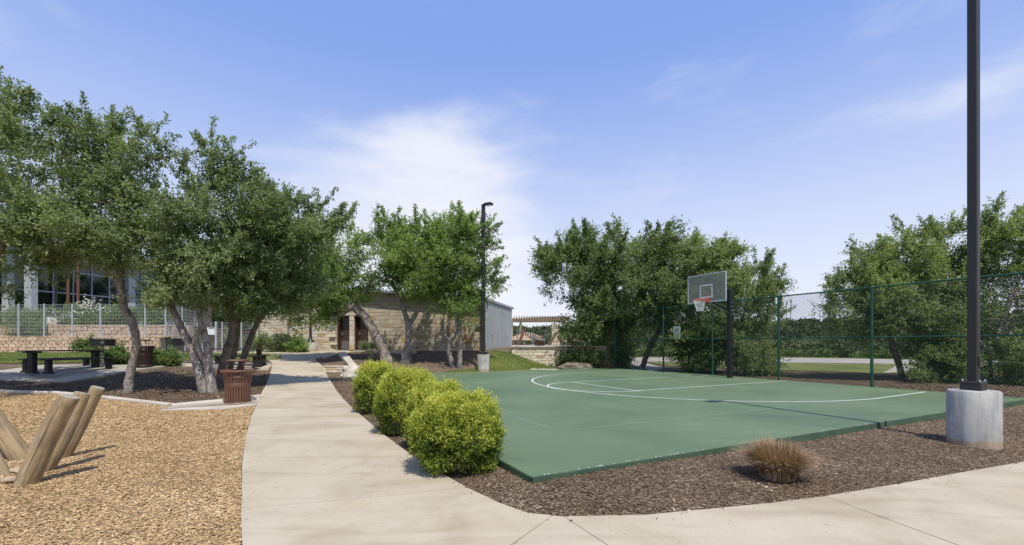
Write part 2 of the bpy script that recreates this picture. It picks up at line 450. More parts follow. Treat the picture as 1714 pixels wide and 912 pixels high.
def wood(name, a, b_, c_):
    m, nt, b = nodes_mat(name)
    tcn = N(nt, 'ShaderNodeTexCoord'); mpn = N(nt, 'ShaderNodeMapping'); mpn.inputs['Scale'].default_value = (9, 9, .9)
    nt.links.new(tcn.outputs['Object'], mpn.inputs[0])
    f = noise(nt, mpn.outputs[0], 2.2, 9, .68, .5)
    c = ramp(nt, f, [(.32, a), (.5, b_), (.68, c_)])
    g = ramp(nt, noise(nt, tcn.outputs['Object'], 3.0, 5, .6), [(.35, (.72, .76, .82)), (.62, (1.08, 1.03, .95))])
    knots = ramp(nt, noise(nt, tcn.outputs['Object'], 9, 2, .4), [(.25, (.45, .38, .32)), (.31, (1, 1, 1))])
    c = mixc(nt, 1, c, g, 'MULTIPLY'); c = mixc(nt, .8, c, knots, 'MULTIPLY')
    nt.links.new(c, b.inputs['Base Color']); b.inputs['Roughness'].default_value = .75; b.inputs['Specular IOR Level'].default_value = .25
    bump(nt, b, f, .5, .01)
    return m
M['log'] = wood('weathered_robinia_wood', (.16, .115, .065), (.33, .245, .14), (.43, .36, .25))
M['log_end'] = wood('grey_log_end', (.27, .24, .20), (.36, .33, .28), (.44, .41, .36))
M['timber'] = simple('pergola_timber', (.34, .27, .20), (.24, .185, .135), 6, .7)
M['red_timber'] = simple('red_brown_timber', (.16, .075, .05), (.12, .06, .04), 6, .7)
def bark(name, a, b_, c_):
    m, nt, b = nodes_mat(name)
    v = wpos(nt, (1, 1, .35))
    f = noise(nt, v, 22, 7, .7, .6)
    c = ramp(nt, f, [(.3, a), (.5, b_), (.7, c_)])
    p = ramp(nt, noise(nt, wpos(nt), 4.5, 5, .6), [(.4, (.75, .72, .7)), (.6, (1.2, 1.2, 1.2))])
    nt.links.new(mixc(nt, 1, c, p, 'MULTIPLY'), b.inputs['Base Color'])
    b.inputs['Roughness'].default_value = .9; b.inputs['Specular IOR Level'].default_value = .1
    bump(nt, b, f, 1.0, .03)
    return m
M['bark'] = bark('live_oak_bark', (.11, .092, .078), (.25, .222, .195), (.44, .405, .365))
M['bark_dark'] = bark('dark_oak_bark', (.07, .057, .047), (.145, .122, .10), (.27, .235, .20))
leaf_mid = [(0, (.097, .134, .072)), (.35, (.165, .214, .110)), (.7, (.235, .287, .15)), (.93, (.32, .36, .20)), (1, (.44, .45, .33))]
M['leaf'] = tinted('live_oak_leaves', leaf_mid, .42, .45, .5)
M['leaf_fresh'] = tinted('fresh_green_leaves', [(0, (0.109, 0.174, 0.056)), (.4, (0.185, 0.264, 0.084)), (.8, (0.277, 0.362, 0.122)), (1, (0.417, 0.483, 0.198))], .45, .45, .45)
M['leaf_dark'] = tinted('dark_oak_leaves', [(0, (0.081, 0.125, 0.063)), (.5, (0.146, 0.201, 0.088)), (.9, (0.251, 0.303, 0.130)), (1, (0.424, 0.440, 0.223))], .45, .45, .45)
M['leaf_olive'] = tinted('olive_oak_leaves', [(0, (0.116, 0.157, 0.083)), (.4, (0.200, 0.252, 0.123)), (.85, (0.305, 0.361, 0.171)), (1, (0.483, 0.512, 0.343))], .5, .45, .4)
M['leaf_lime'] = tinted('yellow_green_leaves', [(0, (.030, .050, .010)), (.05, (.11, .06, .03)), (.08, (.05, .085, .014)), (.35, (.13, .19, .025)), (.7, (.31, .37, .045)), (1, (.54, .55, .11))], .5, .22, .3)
M['leaf_bush'] = tinted('bright_bush_leaves', [(0, (0.059, 0.103, 0.032)), (.5, (0.119, 0.184, 0.049)), (1, (0.238, 0.313, 0.097))], .5, .25, .3)
M['far_leaf'] = tinted('far_wood_leaves', [(0, (.045, .065, .035)), (.4, (.070, .095, .046)), (.8, (.10, .128, .058)), (1, (.15, .175, .08))], .7, .1, .15)
M['flower'] = tinted('white_petals', [(0, (.6, .6, .55)), (1, (.8, .8, .76))], .6, .2, .2)
M['straw'] = tinted('dry_grass_blades', [(0, (.13, .07, .04)), (.35, (.32, .20, .125)), (.8, (.50, .36, .235)), (1, (.66, .53, .38))], .8, .15, .2)
M['straw_green'] = tinted('green_grass_blades', [(0, (.10, .12, .03)), (1, (.26, .26, .07))], .7, .2, .2)
M['tan_cloth'] = simple('tan_umbrella_cloth', (.36, .27, .18), (.31, .23, .15), 5, .8)
M['sail'] = simple('pale_sail_cloth', (.55, .56, .55), (.48, .50, .50), 5, .8)

# ------------------------------------------------------------------ terrain
ctrl = [(-12,-3,-.14),(0,-3,-.14),(12,-3,-.14),(-9,4,-.15),(-5,5,-.15),(0,3.4,-.14),(5,4.2,-.14),(12,5,-.14),(-4,9,-.14),(-8,10,-.10),
 (-1.6,7.5,-.12),(-3.2,11.5,-.12),(-10,12.2,.0),(-6.3,12.3,.0),(-14,13.2,.02),(-22,12,.02),(-20,5,-.1),
 (-16,15,.3),(-12,16.5,.3),(-11,19,.34),(-21,15.5,.32),(-18,21,.62),(-24,25.5,.8),(-15,26,.8),(-32,25,.8),(-28,18,.55),
 (-8.6,17.8,.02),(-9.6,22,.38),(-10.4,26,.8),(-9,28.5,.92),(-16,29,.87),(-24,34,1.0),(-34,34,1.0),
 (-5.2,13,-.12),(-6.2,16.8,-.06),(-6.6,18.8,.0),(-7.2,21.5,.38),(-6.3,22.5,.44),(-5.0,22.3,.42),(-3,21.9,.25),(-1.35,21.1,0),
 (-3.5,19.8,-.02),(-4.5,18.3,-.03),(-3,25.2,.88),(-6,26.1,.92),(-1.2,24.6,.92),(-.4,25.4,.92),(-.1,31,1.1),(.3,23.4,.42),(1.0,24.0,.2),
 (1.9,24.4,.0),(0,21.8,.0),(2.2,22.9,-.02),(5,24.6,-.03),(4,27,-.03),(7,27,-.04),
 (-.4,4.9,-.10),(.3,4.15,-.06),(3,5.4,-.075),(6,6.8,-.09),(11,9.2,-.13),(6.4,5.6,-.15),(14,8,-.15),
 (9.5,19.8,-.03),(12.3,14.4,-.05),(13.4,11,-.09),(20,20,-.08),(15,28,-.06),(25,26,-.05),(30,38,.18),(18,38,.18),(8,38,.1),(42,28,.0),(40,10,-.1),
 (3,8,-.16),(0,13,-.16),(6,15,-.14),(2,19,-.14),(8,12,-.14)]
cp = np.array(ctrl, float)
def _phi(r2): return np.where(r2 > 1e-9, r2*np.log(np.maximum(r2, 1e-9)), 0)
_n = len(cp)
_A = _phi(((cp[:, None, :2]-cp[None, :, :2])**2).sum(-1)) + np.eye(_n)*0.15
_Pm = np.c_[np.ones(_n), cp[:, :2]]
_L = np.block([[_A, _Pm], [_Pm.T, np.zeros((3, 3))]])
_w = np.linalg.solve(_L, np.r_[cp[:, 2], 0, 0, 0])
def h_near(x, y):
    x = np.asarray(x, float); y = np.asarray(y, float); s_ = x.shape
    q = np.stack([x.ravel(), y.ravel()], 1)
    z = _phi(((q[:, None, :]-cp[None, :, :2])**2).sum(-1)) @ _w[:_n] + _w[_n] + q @ _w[_n+1:]
    return np.clip(z.reshape(s_), -.6, 1.4)
def sst(a, b, t):
    t = np.clip((t-a)/(b-a), 0, 1); return t*t*(3-2*t)
def H(x, y):
    x = np.asarray(x, float); y = np.asarray(y, float)
    r_ = np.hypot(x, y)
    far = -4.5*sst(45, 120, r_) + 19*sst(150, 420, r_) + (np.sin(x*.013+1.3)*np.cos(y*.011)*2.2)*sst(120, 300, r_)
    w = sst(38, 56, r_)
    return h_near(x, y)*(1-w) + far*w
def h(x, y): return float(H(np.array([x]), np.array([y]))[0])
def gp(px, py, off=0.0):
    """where the sight line of pixel (px, py) meets the terrain"""
    Y = np.linspace(1.5, 60, 2400); X = (px-PX)/F*Y
    d = (EYE-(py-PY)/F*Y) - (H(X, Y)+off)
    k = int(np.argmax(d < 0)) if (d < 0).any() else len(Y)-1
    if k > 0:
        t = d[k-1]/(d[k-1]-d[k]); yy = Y[k-1]+(Y[k]-Y[k-1])*t
    else: yy = Y[0]
    return ((px-PX)/F*yy, yy)

# the court's own axes: U towards the fence, V away along it
O2 = Vector((.20, 4.41)); U2 = Vector((.891, .454)).normalized(); V2 = Vector((-U2.y, U2.x))
CU, CV = 13.95, 15.45
def cw(u, v, z=0.0):
    p = O2+U2*u+V2*v; return Vector((p.x, p.y, z))
def in_court(x, y, m=0.0):
    dx = x-O2.x; dy = y-O2.y
    u = dx*U2.x+dy*U2.y; v = dx*V2.x+dy*V2.y
    return (u > -m) & (u < CU+m) & (v > -m) & (v < CV+m)

STEP = 0.5
def drape(name, poly, mat, off=0.0, skirt=0.0, parent=None, step=STEP, kind='structure', hf=None):
    """a sheet cut from a plan outline, laid over the terrain, its edges turned down by skirt"""
    bm = bmesh.new()
    pts = [Vector((p[0], p[1], 0)) for p in poly]
    vs = [bm.verts.new(p) for p in pts]
    for t in tessellate_polygon([pts]):
        try: bm.faces.new([vs[i] for i in t])
        except ValueError: pass
    x0, x1 = min(p.x for p in pts), max(p.x for p in pts); y0, y1 = min(p.y for p in pts), max(p.y for p in pts)
    for ax, a, b in ((0, x0, x1), (1, y0, y1)):
        k = math.floor(a/step)+1
        while k*step < b:
            co = (k*step, 0, 0) if ax == 0 else (0, k*step, 0); no = (1, 0, 0) if ax == 0 else (0, 1, 0)
            bmesh.ops.bisect_plane(bm, geom=bm.verts[:]+bm.edges[:]+bm.faces[:], dist=1e-5, plane_co=co, plane_no=no)
            k += 1
    bmesh.ops.remove_doubles(bm, verts=bm.verts[:], dist=1e-4)
    bmesh.ops.recalc_face_normals(bm, faces=bm.faces[:])
    xs = np.array([v.co.x for v in bm.verts]); ys = np.array([v.co.y for v in bm.verts])
    zs = (H(xs, ys) if hf is None else hf(xs, ys))+off
    for v, z in zip(bm.verts, zs): v.co.z = float(z)
    for f in bm.faces:
        if f.normal.z < 0: f.normal_flip()
    bm.normal_update()
    if sum(f.normal.z for f in bm.faces) < 0: bmesh.ops.reverse_faces(bm, faces=bm.faces[:])
    if skirt > 0:
        be = [e for e in bm.edges if e.is_boundary]
        r_ = bmesh.ops.extrude_edge_only(bm, edges=be)
        for g in r_['geom']:
            if isinstance(g, bmesh.types.BMVert): g.co.z -= skirt
        bmesh.ops.recalc_face_normals(bm, faces=bm.faces[:])
    me = bpy.data.meshes.new(name); bm.to_mesh(me); bm.free()
    o = add_obj(name, me, mat, parent)
    if parent is None: o['kind'] = kind
    return o

# the wide ground: fine near, coarse far
def spaced(lo, hi, f0, growth):
    a = [0.0]; s_ = f0
    while a[-1] < hi:
        if a[-1] > 34: s_ *= growth
        a.append(a[-1]+s_)
    b = [0.0]; s_ = f0
    while b[-1] > lo:
        if b[-1] < -34: s_ *= growth
        b.append(b[-1]-s_)
    return np.array(sorted(set(b[1:]+a)))
gx = spaced(-2400, 2400, .5, 1.09); gy = spaced(-400, 2600, .5, 1.09)
GX, GY = np.meshgrid(gx, gy)
GZ = np.concatenate([H(GX[i:i+8], GY[i:i+8]) for i in range(0, len(gy), 8)], 0)
GZ = np.where(in_court(GX, GY, -.5) & True, np.minimum(GZ, -.2), GZ)
near = sst(44, 34, np.hypot(GX, GY))
# the near ground is brown mulch, the far ground rough grass: two sheets meeting under the lawns
def grid_sheet(name, mask, off, mat):
    idx = -np.ones(GX.shape, int); vs = []; fs = []
    for j in range(len(gy)-1):
        for i in range(len(gx)-1):
            if mask[j, i]:
                q = []
                for jj, ii in ((j, i), (j, i+1), (j+1, i+1), (j+1, i)):
                    if idx[jj, ii] < 0:
                        idx[jj, ii] = len(vs); vs.append((GX[jj, ii], GY[jj, ii], GZ[jj, ii]+off))
                    q.append(idx[jj, ii])
                fs.append(tuple(q))
    mb = MB(); mb.v = vs; mb.f = fs; mb.sm = [True]*len(fs)
    return structure(name, mb, mat)
cx, cy = GX, GY
nearmask = (np.abs(GX) < 33.4) & (GY > -8) & (GY < 40)
grid_sheet('mulch_ground', nearmask, 0.0, M['mulch'])
grid_sheet('ground', np.ones_like(nearmask) & ~((np.abs(GX) < 32) & (GY > -6) & (GY < 38)), -.05, M['scrub'])

# ------------------------------------------------------------------ path
path_left = [(405, 912), (403, 850), (404, 780), (411, 731), (420, 697), (433, 668), (443, 648), (450, 630), (455, 615)]
pathroot = bpy.data.objects.new('path', None); COL.objects.link(pathroot); pathroot['kind'] = 'structure'
def slab(poly, off=.03, name='slab', mat=None):
    c = Vector((sum(p[0] for p in poly)/len(poly), sum(p[1] for p in poly)/len(poly)))
    q = []
    for p in poly:
        d = Vector(p[:2])-c; L = d.length
        q.append(c+d*((L-.005)/L) if L > .1 else Vector(p[:2]))
    return drape(name, q, mat or M['path'], off, .12, pathroot)
def G(*pp): return [gp(a, b, .03) for a, b in pp]
L0, L1, L2, L3, L4, L5, L6 = G((403, 850), (405, 774), (411, 731), (420, 697), (433, 668), (443, 648), (455, 615))
R0, R1, R2, R3, R4, R5, R6 = G((781, 815), (689, 761), (643, 727), (606, 696), (575, 668), (560, 648), (542, 615))
m01 = G((732, 787))[0]; ml = G((404, 812))[0]
slab([L0, ml, L1, R1, m01, R0])
slab([L1, L2, R2, R1]); slab([L2, L3, R3, R2]); slab([L3, L4, R4, R3]); slab([L4, L5, R5, R4])
slab([L5, G((450, 630))[0], L6, R6, G((549, 630))[0], R5])
near = G((925, 862), (885, 858), (836, 841))
j1a = near[0]; j1b = (-1.9, .8)
slab([L0, R0, near[2], near[1], near[0], j1b, (-2.05, .5), (-2.03, 2.2), G((405, 912))[0]])
j2a = G((945, 864))[0]; j2b = (2.0, .6)
slab([j1a, j2a, j2b, (1.5, -1.5), (-2.2, -1.5), (-2.08, .45), (-1.88, .74)])
j3a = G((1380, 830))[0]; j3b = (4.0, .2)
e3 = G((1080, 861), (1200, 850), (1290, 841))
slab([j2a, *e3, j3a, j3b, (3.9, -1.5), (1.6, -1.5), (2.06, .5)])
e4 = G((1500, 810), (1620, 788), (1714, 772))
slab([j3a, *e4, (8.2, 6.5), (12, 7.6), (12, 2), (6, -1.5), (4.0, -1.5), (4.05, .1)])
# the far fan of pavement in front of the restrooms and the sidewalk to the left
far_r = G((527, 600), (566, 592), (599, 587.5))
far_l = G((455, 607), (445, 599.5), (432, 594), (425, 591.5))
slab([L6, far_l[0], far_l[1], far_l[2], (far_r[0][0]-.2, far_r[0][1]+.4), far_r[0], R6])
fr = far_r
slab([far_l[2], far_l[3], (-16.0, 27.2), (-16.3, 28.2), (-9.2, 26.75), (-7.5, 26.3), fr[2], fr[1], fr[0], (fr[0][0]-.25, fr[0][1]+.42)])
slab([far_l[3], (-17.6, 25.6), (-21, 25.2), (-34, 25.0), (-34, 25.95), (-20, 26.0), (-16.2, 27.1)])
cross = G((455, 608), (300, 606), (250, 612), (300, 617), (449, 619))
slab([cross[0], (-11.8, 19.6), (-13.6, 19.2), (-13.4, 17.6), (-11.2, 17.9), cross[4]], .02)

# ------------------------------------------------------------------ playground chips, curb, slabs, lawns
curb_px = [(-60, 650), (0, 653), (90, 655.5), (150, 661), (215, 668), (287, 676)]
curb_w = [gp(a, b, .06) for a, b in curb_px]
pg_right = [gp(a, b) for a, b in [(437, 662), (428, 678), (420, 697), (411, 731), (404, 780), (403, 850), (405, 912)]]
chips_poly = [(-19, curb_w[0][1]-.3)] + curb_w + [gp(375, 668)] + pg_right + [(-2.05, .5), (-2.2, -2), (-19, -2)]
drape('wood_chip_surface', chips_poly, M['chips'], .012)

def sweep(name, line, w, hgt, mat, parent=None, off=0.0, base=.1):
    """a kerb of rectangular section with eased top edges following a plan line"""
    pts = []
    for a, b in zip(line, line[1:]):
        n = max(1, int(math.hypot(b[0]-a[0], b[1]-a[1])/.4))
        pts += [(a[0]+(b[0]-a[0])*k/n, a[1]+(b[1]-a[1])*k/n) for k in range(n)]
    pts.append(line[-1]); vs = []; fs = []
    e = min(.02, w*.2)
    prof = [(-w/2, -base), (-w/2, hgt-e), (-w/2+e, hgt), (w/2-e, hgt), (w/2, hgt-e), (w/2, -base)]
    for i, p in enumerate(pts):
        a = Vector(pts[max(i-1, 0)]); b = Vector(pts[min(i+1, len(pts)-1)]); t = (b-a).normalized(); nn = Vector((-t.y, t.x))
        z = h(*p)+off
        for s_, zz in prof: vs.append((p[0]+nn.x*s_, p[1]+nn.y*s_, z+zz))
    m_ = len(prof)
    for i in range(len(pts)-1):
        for k in range(m_-1): fs.append((i*m_+k, (i+1)*m_+k, (i+1)*m_+k+1, i*m_+k+1))
    fs.append(tuple(range(m_))); fs.append(tuple((len(pts)-1)*m_+k for k in range(m_))[::-1])
    mb = MB(); mb.add(vs, fs); return mb
for k, seg in enumerate([curb_w[0:2], curb_w[1:4], curb_w[3:6]]):
    structure('curb', sweep('curb', seg, .16, .075, M['curb']), M['curb'])
structure('curb', sweep('curb', [gp(288, 678, .06), gp(340, 673, .06), gp(380, 670, .06), gp(436, 662.5, .06)], .22, .09, M['curb']), M['curb'])
ramp_slab = [gp(268, 687, .03), gp(290, 680, .03), gp(372, 674, .03), gp(436, 665, .03), gp(428, 678, .03), gp(375, 685, .03)]
rs = drape('ramp', ramp_slab, M['curb'], .045, .12)
mb = MB()      # scored lines of the ramp
a0, a1 = Vector(ramp_slab[0]), Vector(ramp_slab[4]); b0, b1 = Vector(ramp_slab[1]), Vector(ramp_slab[3])
for k in range(1, 60):
    t = k/60; p = a0.lerp(a1, t); q = b0.lerp(b1, t); p = p.lerp(q, .08); q = p.lerp(q, .92)
    zc = h(*((p+q)/2))+.049; d = (q-p)
    mb.box(((p.x+q.x)/2, (p.y+q.y)/2, zc), (d.length, .014, .012), Matrix.Rotation(math.atan2(d.y, d.x), 3, 'Z'))
g = part('ridge', mb, M['curb'], rs, 'stuff')

drape('picnic_slab', [(-17.9, 13.9), (-14.0, 13.9), (-13.6, 17.4), (-18.3, 17.4)], M['slab'], .03, .1)
drape('picnic_slab', [(-13.9, 17.8), (-12.0, 17.9), (-10.7, 18.2), (-10.5, 19.9), (-13.9, 20.1)], M['slab'], .012, .1)
lawn_l = drape('lawn', [(-33, 18.2), (-19, 18.0), (-14.2, 20.6), (-12.2, 20.8), (-11.6, 22.2), (-12.8, 24.6), (-18, 25.3), (-33, 24.9)], M['lawn'], .03)
mound = drape('lawn', [(-3.6, 19.4), (-2.8, 20.6), (-1.9, 21.4), (-1.1, 23.4), (-1.15, 24.75), (-.2, 24.9), (.0, 25.25), (.9, 25.2), (2.3, 25.0), (2.4, 23.4), (1.8, 22.35), (-4.6, 18.0), (-5.6, 17.9)], M['lawn'], .025)
drape('lawn', [(9.0, 40), (9.6, 26.5), (12.5, 23.5), (16.5, 20.5), (33, 19), (33, 40)], M['lawn'], .03)
drape('road', [(2, 33.5), (14, 31.5), (33, 25.8), (60, 15), (62, 20), (34, 32.5), (14, 38.2), (2, 40.5)], M['road'], .06, .1)
drape('path', [gp(1038, 600), gp(1056, 600), gp(1112, 616), gp(1092, 622), gp(1052, 608)], M['road'], .03, .05)
drape('path', [gp(1478, 625), gp(1500, 613), gp(1560, 612), gp(1560, 622)], M['road'], .045, .06)

# ------------------------------------------------------------------ court
court = structure('basketball_court', MB().add([cw(0,0,0), cw(CU,0,0), cw(CU,CV,0), cw(0,CV,0)], [(0,1,2,3)]), M['court'])
def ring_side(u0, v0, u1, v1):
    a, b = cw(u0, v0, 0), cw(u1, v1, 0); n = max(2, int((b-a).length/.25)); vs = []; fs = []
    d = (b-a).normalized(); nn = Vector((d.y, -d.x, 0))
    for k in range(n+1):
        p = a.lerp(b, k/n); j = random.uniform(0, .006)
        vs += [tuple(p), tuple(p+nn*(.004+j)+Vector((0,0,-.008-j))), tuple(p+nn*(.012+j*1.5)+Vector((0,0,-.18)))]
    for k in range(n):
        fs += [(k*3, k*3+1, k*3+4, k*3+3), (k*3+1, k*3+2, k*3+5, k*3+4)]
    return vs, fs
mb = MB()
for a in ((0,0,CU,0), (CU,0,CU,CV), (CU,CV,0,CV), (0,CV,0,0)): mb.add(*ring_side(*a))
part('court_edge', mb, M['court_side'], court)
def strip(pts, w, z=.004):
    vs = []; fs = []
    for i, p in enumerate(pts):
        a = Vector(pts[max(i-1,0)]); b = Vector(pts[min(i+1, len(pts)-1)]); t = (b-a).normalized(); nn = Vector((-t.y, t.x))
        for s_ in (-1, 1):
            q = Vector(p)+nn*s_*w/2; vs.append(cw(q.x, q.y, z))
    for i in range(len(pts)-1): fs.append((2*i, 2*i+2, 2*i+3, 2*i+1))
    return MB().add(vs, fs)
UC, VC, RA = 10.55, 7.27, 5.58
v_end = 5.42
a_end = math.acos(min(1, 0)) 
arc = [(UC+RA*math.cos(t), VC+RA*math.sin(t)) for t in np.linspace(math.pi/2, 3*math.pi/2, 72)]
arc = [(13.55, VC+RA-.06)] + arc + [(13.45, VC-RA+.14)]
part('three_point_line', strip(arc, .05), M['line'], court)
part('free_throw_circle', strip([(6.5+1.6*math.cos(t), 7.22+1.6*math.sin(t)) for t in np.linspace(R(78), R(282), 40)], .05, .0045), M['line'], court)
part('free_throw_line', strip([(6.59, 5.66), (6.59, 8.80)], .05, .005), M['line'], court)
part('lane_line', strip([(6.57, 5.66), (13.7, 5.72)], .05, .0055), M['line'], court)
part('lane_line', strip([(6.57, 8.80), (13.8, 9.05)], .05, .0055), M['line'], court)
part('worn_line', strip([(1.5, 1.94), (1.52, 13.9)], .045, .003), M['faint'], court)
part('worn_line', strip([(1.63, 1.80), (5.6, 1.80), (7.6, 1.84)], .045, .003), M['faint'], court)
part('worn_line', strip([(4.5, 1.9), (4.52, 4.2)], .04, .0032), M['faint'], court)
mb = MB()
for k in range(60):
    u = random.choice([random.uniform(.1, 2.6), random.uniform(5, 6.6), random.uniform(.1, CU-.2)])
    L = random.uniform(.006, .022) * (2.5 if random.random() < .12 else 1)
    c = cw(u, random.uniform(.0, .012), .0035); mb.box(c, (L, random.uniform(.004, .012), .004), Matrix.Rotation(math.atan2(U2.y, U2.x)+random.uniform(-.2,.2), 3, 'Z'))
part('edge_chip', mb, M['chipped'], court, 'stuff')
mb = MB()      # joint of the slab's side
for u in (6.92, 12.0):
    mb.box(cw(u, -.012, -.06), (.03, .02, .13), Matrix.Rotation(math.atan2(U2.y, U2.x), 3, 'Z'))
part('joint', mb, M['interior'], court)

# ------------------------------------------------------------------ stones in courses
def stone_mesh(seed, bev=.12):
    random.seed(seed)
    b = MB().box((0,0,0), (1, 1, 1), bev=bev)
    b.v = [tuple(c*(1+random.uniform(-.05, .05)) for c in v) for v in b.v]
    return b
def variants(prefix, mat, n=5, bev=.08):
    out_ = []
    for k in range(n):
        me = stone_mesh(100+k, bev).mesh(prefix); me.materials.append(mat); out_.append(me)
    return out_
V_lime = variants('limestone', M['lime'], bev=.07); V_lime2 = variants('tan_stone', M['lime2'], bev=.05)
V_block = variants('block', M['block'], bev=.09); V_cap = variants('cap_stone', M['cap'], bev=.05)
random.seed(21)
def courses(parent, name, meshes, A, B, zb, zt, ch, lw, depth=.12, skip=None, limit=300, jitter=.3, proud=.02, base_f=None, gap=(.012, .012)):
    """stones laid in courses on the line A-B; A, B plan points; ch course height range, lw length range"""
    A = Vector(A); B = Vector(B); L = (B-A).length; t = (B-A)/L; nn = Vector((t.y, -t.x))
    ang = math.atan2(t.y, t.x); z = zb; n = 0; rest = MB(); pl = parent.location; prz = parent.rotation_euler.z
    while z < zt-.02:
        c_h = min(random.uniform(*ch), zt-z)
        if zt-z-c_h < .05: c_h = zt-z
        s_ = -random.uniform(0, lw[0])
        while s_ < L:
            w = random.uniform(*lw); a0 = max(s_, 0); a1 = min(s_+w, L); s_ += w
            if a1-a0 < .05: continue
            m = (a0+a1)/2
            if skip and skip(m, z+c_h/2, a1-a0): continue
            if base_f and z+c_h < base_f(m): continue
            pr = random.uniform(0, proud); c = A+t*m+nn*(pr)
            d = (a1-a0-gap[0], depth, c_h-gap[1])
            if n < limit:
                o = bpy.data.objects.new(name, random.choice(meshes)); COL.objects.link(o); o.parent = parent
                o.location = (c.x-pl.x, c.y-pl.y, z+c_h/2-pl.z); o.scale = d
                o.rotation_euler = (0, 0, ang); n += 1
            else: rest.box((c.x, c.y, z+c_h/2), d, Matrix.Rotation(ang, 3, 'Z'), .01)
        z += c_h
    if rest.v: part(name+'s', rest, meshes[0].materials[0], parent, 'stuff', True)
    return n

# ------------------------------------------------------------------ restroom building
BO = Vector((-1.49, 25.0)); BT = Vector((-.973, .231)).normalized(); BN = Vector((-BT.y, BT.x))   # along the front, and back into it
if BN.y < 0: BN = -BN
bld = thing('restroom_building', 'low stone restroom building with sloping grey metal roof and two brown doors', 'building', (BO.x, BO.y, .9))
def bp(s_, d, z): p = BO+BT*s_+BN*d; return Vector((p.x, p.y, z))
def roof_z(s_): return 3.90+.094*s_
BL, BD, WT = 15.6, 6.2, 3.72
def prism(s0, s1, d0, d1, z0, zt0, zt1):
    v = [bp(s0,d0,z0), bp(s1,d0,z0), bp(s1,d1,z0), bp(s0,d1,z0), bp(s0,d0,zt0), bp(s1,d0,zt1), bp(s1,d1,zt1), bp(s0,d1,zt0)]
    return v, [(0,1,2,3)[::-1], (4,5,6,7), (0,1,5,4), (1,2,6,5), (2,3,7,6), (3,0,4,7)]
door_s = [(7.45, 8.38), (8.67, 9.57)]
DZ0, DZ1 = .93, 3.02
mb = MB()
for a, b in ((0, door_s[0][0]-.04), (door_s[0][1]+.02, door_s[1][0]-.02), (door_s[1][1]+.04, BL)):
    mb.add(*prism(a, b, .10, .35, .3, WT-.01, WT-.01))
mb.add(*prism(door_s[0][0]-.04, door_s[1][1]+.04, .10, .34, DZ1+.03, WT-.02, WT-.02))
mb.add(*prism(.02, BL-.02, .80, BD, .3, 3.8, 5.2))
mb.add(*prism(0.03, BL-.03, .12, .36, WT+.06, roof_z(0)-.16, roof_z(BL)-.16))
part('wall', mb, M['mortar'], bld, world=True)
def skip_doors(m, z, w):
    for a, b in door_s:
        if a-w/2-.0 < m < b+w/2+.0 and z < DZ1: return True
    return False
pA = BO+BT*7.95+BN*.06; pB = BO+BN*.06+BT*.02
n1 = courses(bld, 'stone', V_lime2, BO+BT*7.40+BN*.06, BO+BT*.02+BN*.06, .62, WT, (.19, .27), (.38, .70), skip=None, proud=.007, gap=(.008, .007))
pl_ = BO+BT*BL+BN*.06
def skipL(m, z, w):
    s_ = BL-m
    return any(a-w/2 < s_ < b+w/2 and z < DZ1+.02 for a, b in door_s)
n2 = courses(bld, 'stone', V_lime, pl_, BO+BT*7.42+BN*.06, .62, WT, (.12, .22), (.30, .80), skip=skipL, limit=300-n1)
# pier and head stones by the doors
for z0 in np.arange(.93, 3.0, .30):
    for c_ in (8.525, ):
        o = add_obj('pier_stone', V_lime[1], None, bld); p = bp(c_, .05, z0+.15); o.location = p-bld.location; o.scale = (.30, .13, .285); o.rotation_euler = (0,0,math.atan2(BT.y, BT.x))
mb = MB().add(*prism(0, BL, -.02, .2, WT+.002, WT+.07, WT+.07)); part('ledge', mb, M['cap'], bld, world=True)
# siding boards of the upper wall, clerestory windows
zz = WT+.075; k = 0
while zz < roof_z(BL)-.3:
    s_start = max(0, (zz+.30-3.90)/.094)
    if s_start < BL-.3:
        part('siding_board', MB().add(*prism(s_start, BL-.04, .06+.004*(k % 2), .118, zz, zz+.185, zz+.185)), M['siding'], bld, world=True)
    zz += .19; k += 1
for s0, s1 in ((7.45, 8.2), (8.45, 9.2), (9.6, 10.6), (11.15, 12.15), (12.35, 13.35), (13.55, 14.55)):
    zt = roof_z(s0)-.28
    fr_ = part('window', MB().add(*prism(s0-.05, s1+.05, .0, .05, 3.86, zt+.05, zt+.05)), M['door'], bld, world=True)
    part('pane', MB().add(*prism(s0, s1, -.012, -.002, 3.91, zt, zt)), M['glass'], fr_, world=False).location = -bld.location
# roof
mb = MB(); mb.add([bp(-.14,-.4,roof_z(-.14)), bp(BL+.5,-.4,roof_z(BL+.5)), bp(BL+.5,BD+.3,roof_z(BL+.5)), bp(-.14,BD+.3,roof_z(-.14)),
   bp(-.14,-.4,roof_z(-.14)-.14), bp(BL+.5,-.4,roof_z(BL+.5)-.14), bp(BL+.5,BD+.3,roof_z(BL+.5)-.14), bp(-.14,BD+.3,roof_z(-.14)-.14)],
   [(0,1,2,3),(4,7,6,5),(0,4,5,1),(1,5,6,2),(2,6,7,3),(3,7,4,0)])
roof = part('roof', mb, M['roof'], bld, world=True)
mb = MB()
mb.add(*[[bp(a, b, roof_z(a)-c) for a, b, c in ((-.2,-.36,.145),(BL+.45,-.36,.145),(BL+.45,.1,.145),(-.2,.1,.145),(-.2,-.36,.165),(BL+.45,-.36,.165),(BL+.45,.1,.165),(-.2,.1,.165))], [(0,1,2,3),(4,7,6,5),(0,4,5,1),(1,5,6,2),(2,6,7,3),(3,7,4,0)]])
part('soffit', mb, M['soffit'], bld, world=True)
mb = MB()
for k in range(32): 
    s_ = .2+k*.5; a, b = bp(s_,-.4,roof_z(s_)+.02), bp(s_,BD+.3,roof_z(s_)+.02); mb.tube([a, b], .018, 4, smooth=False)
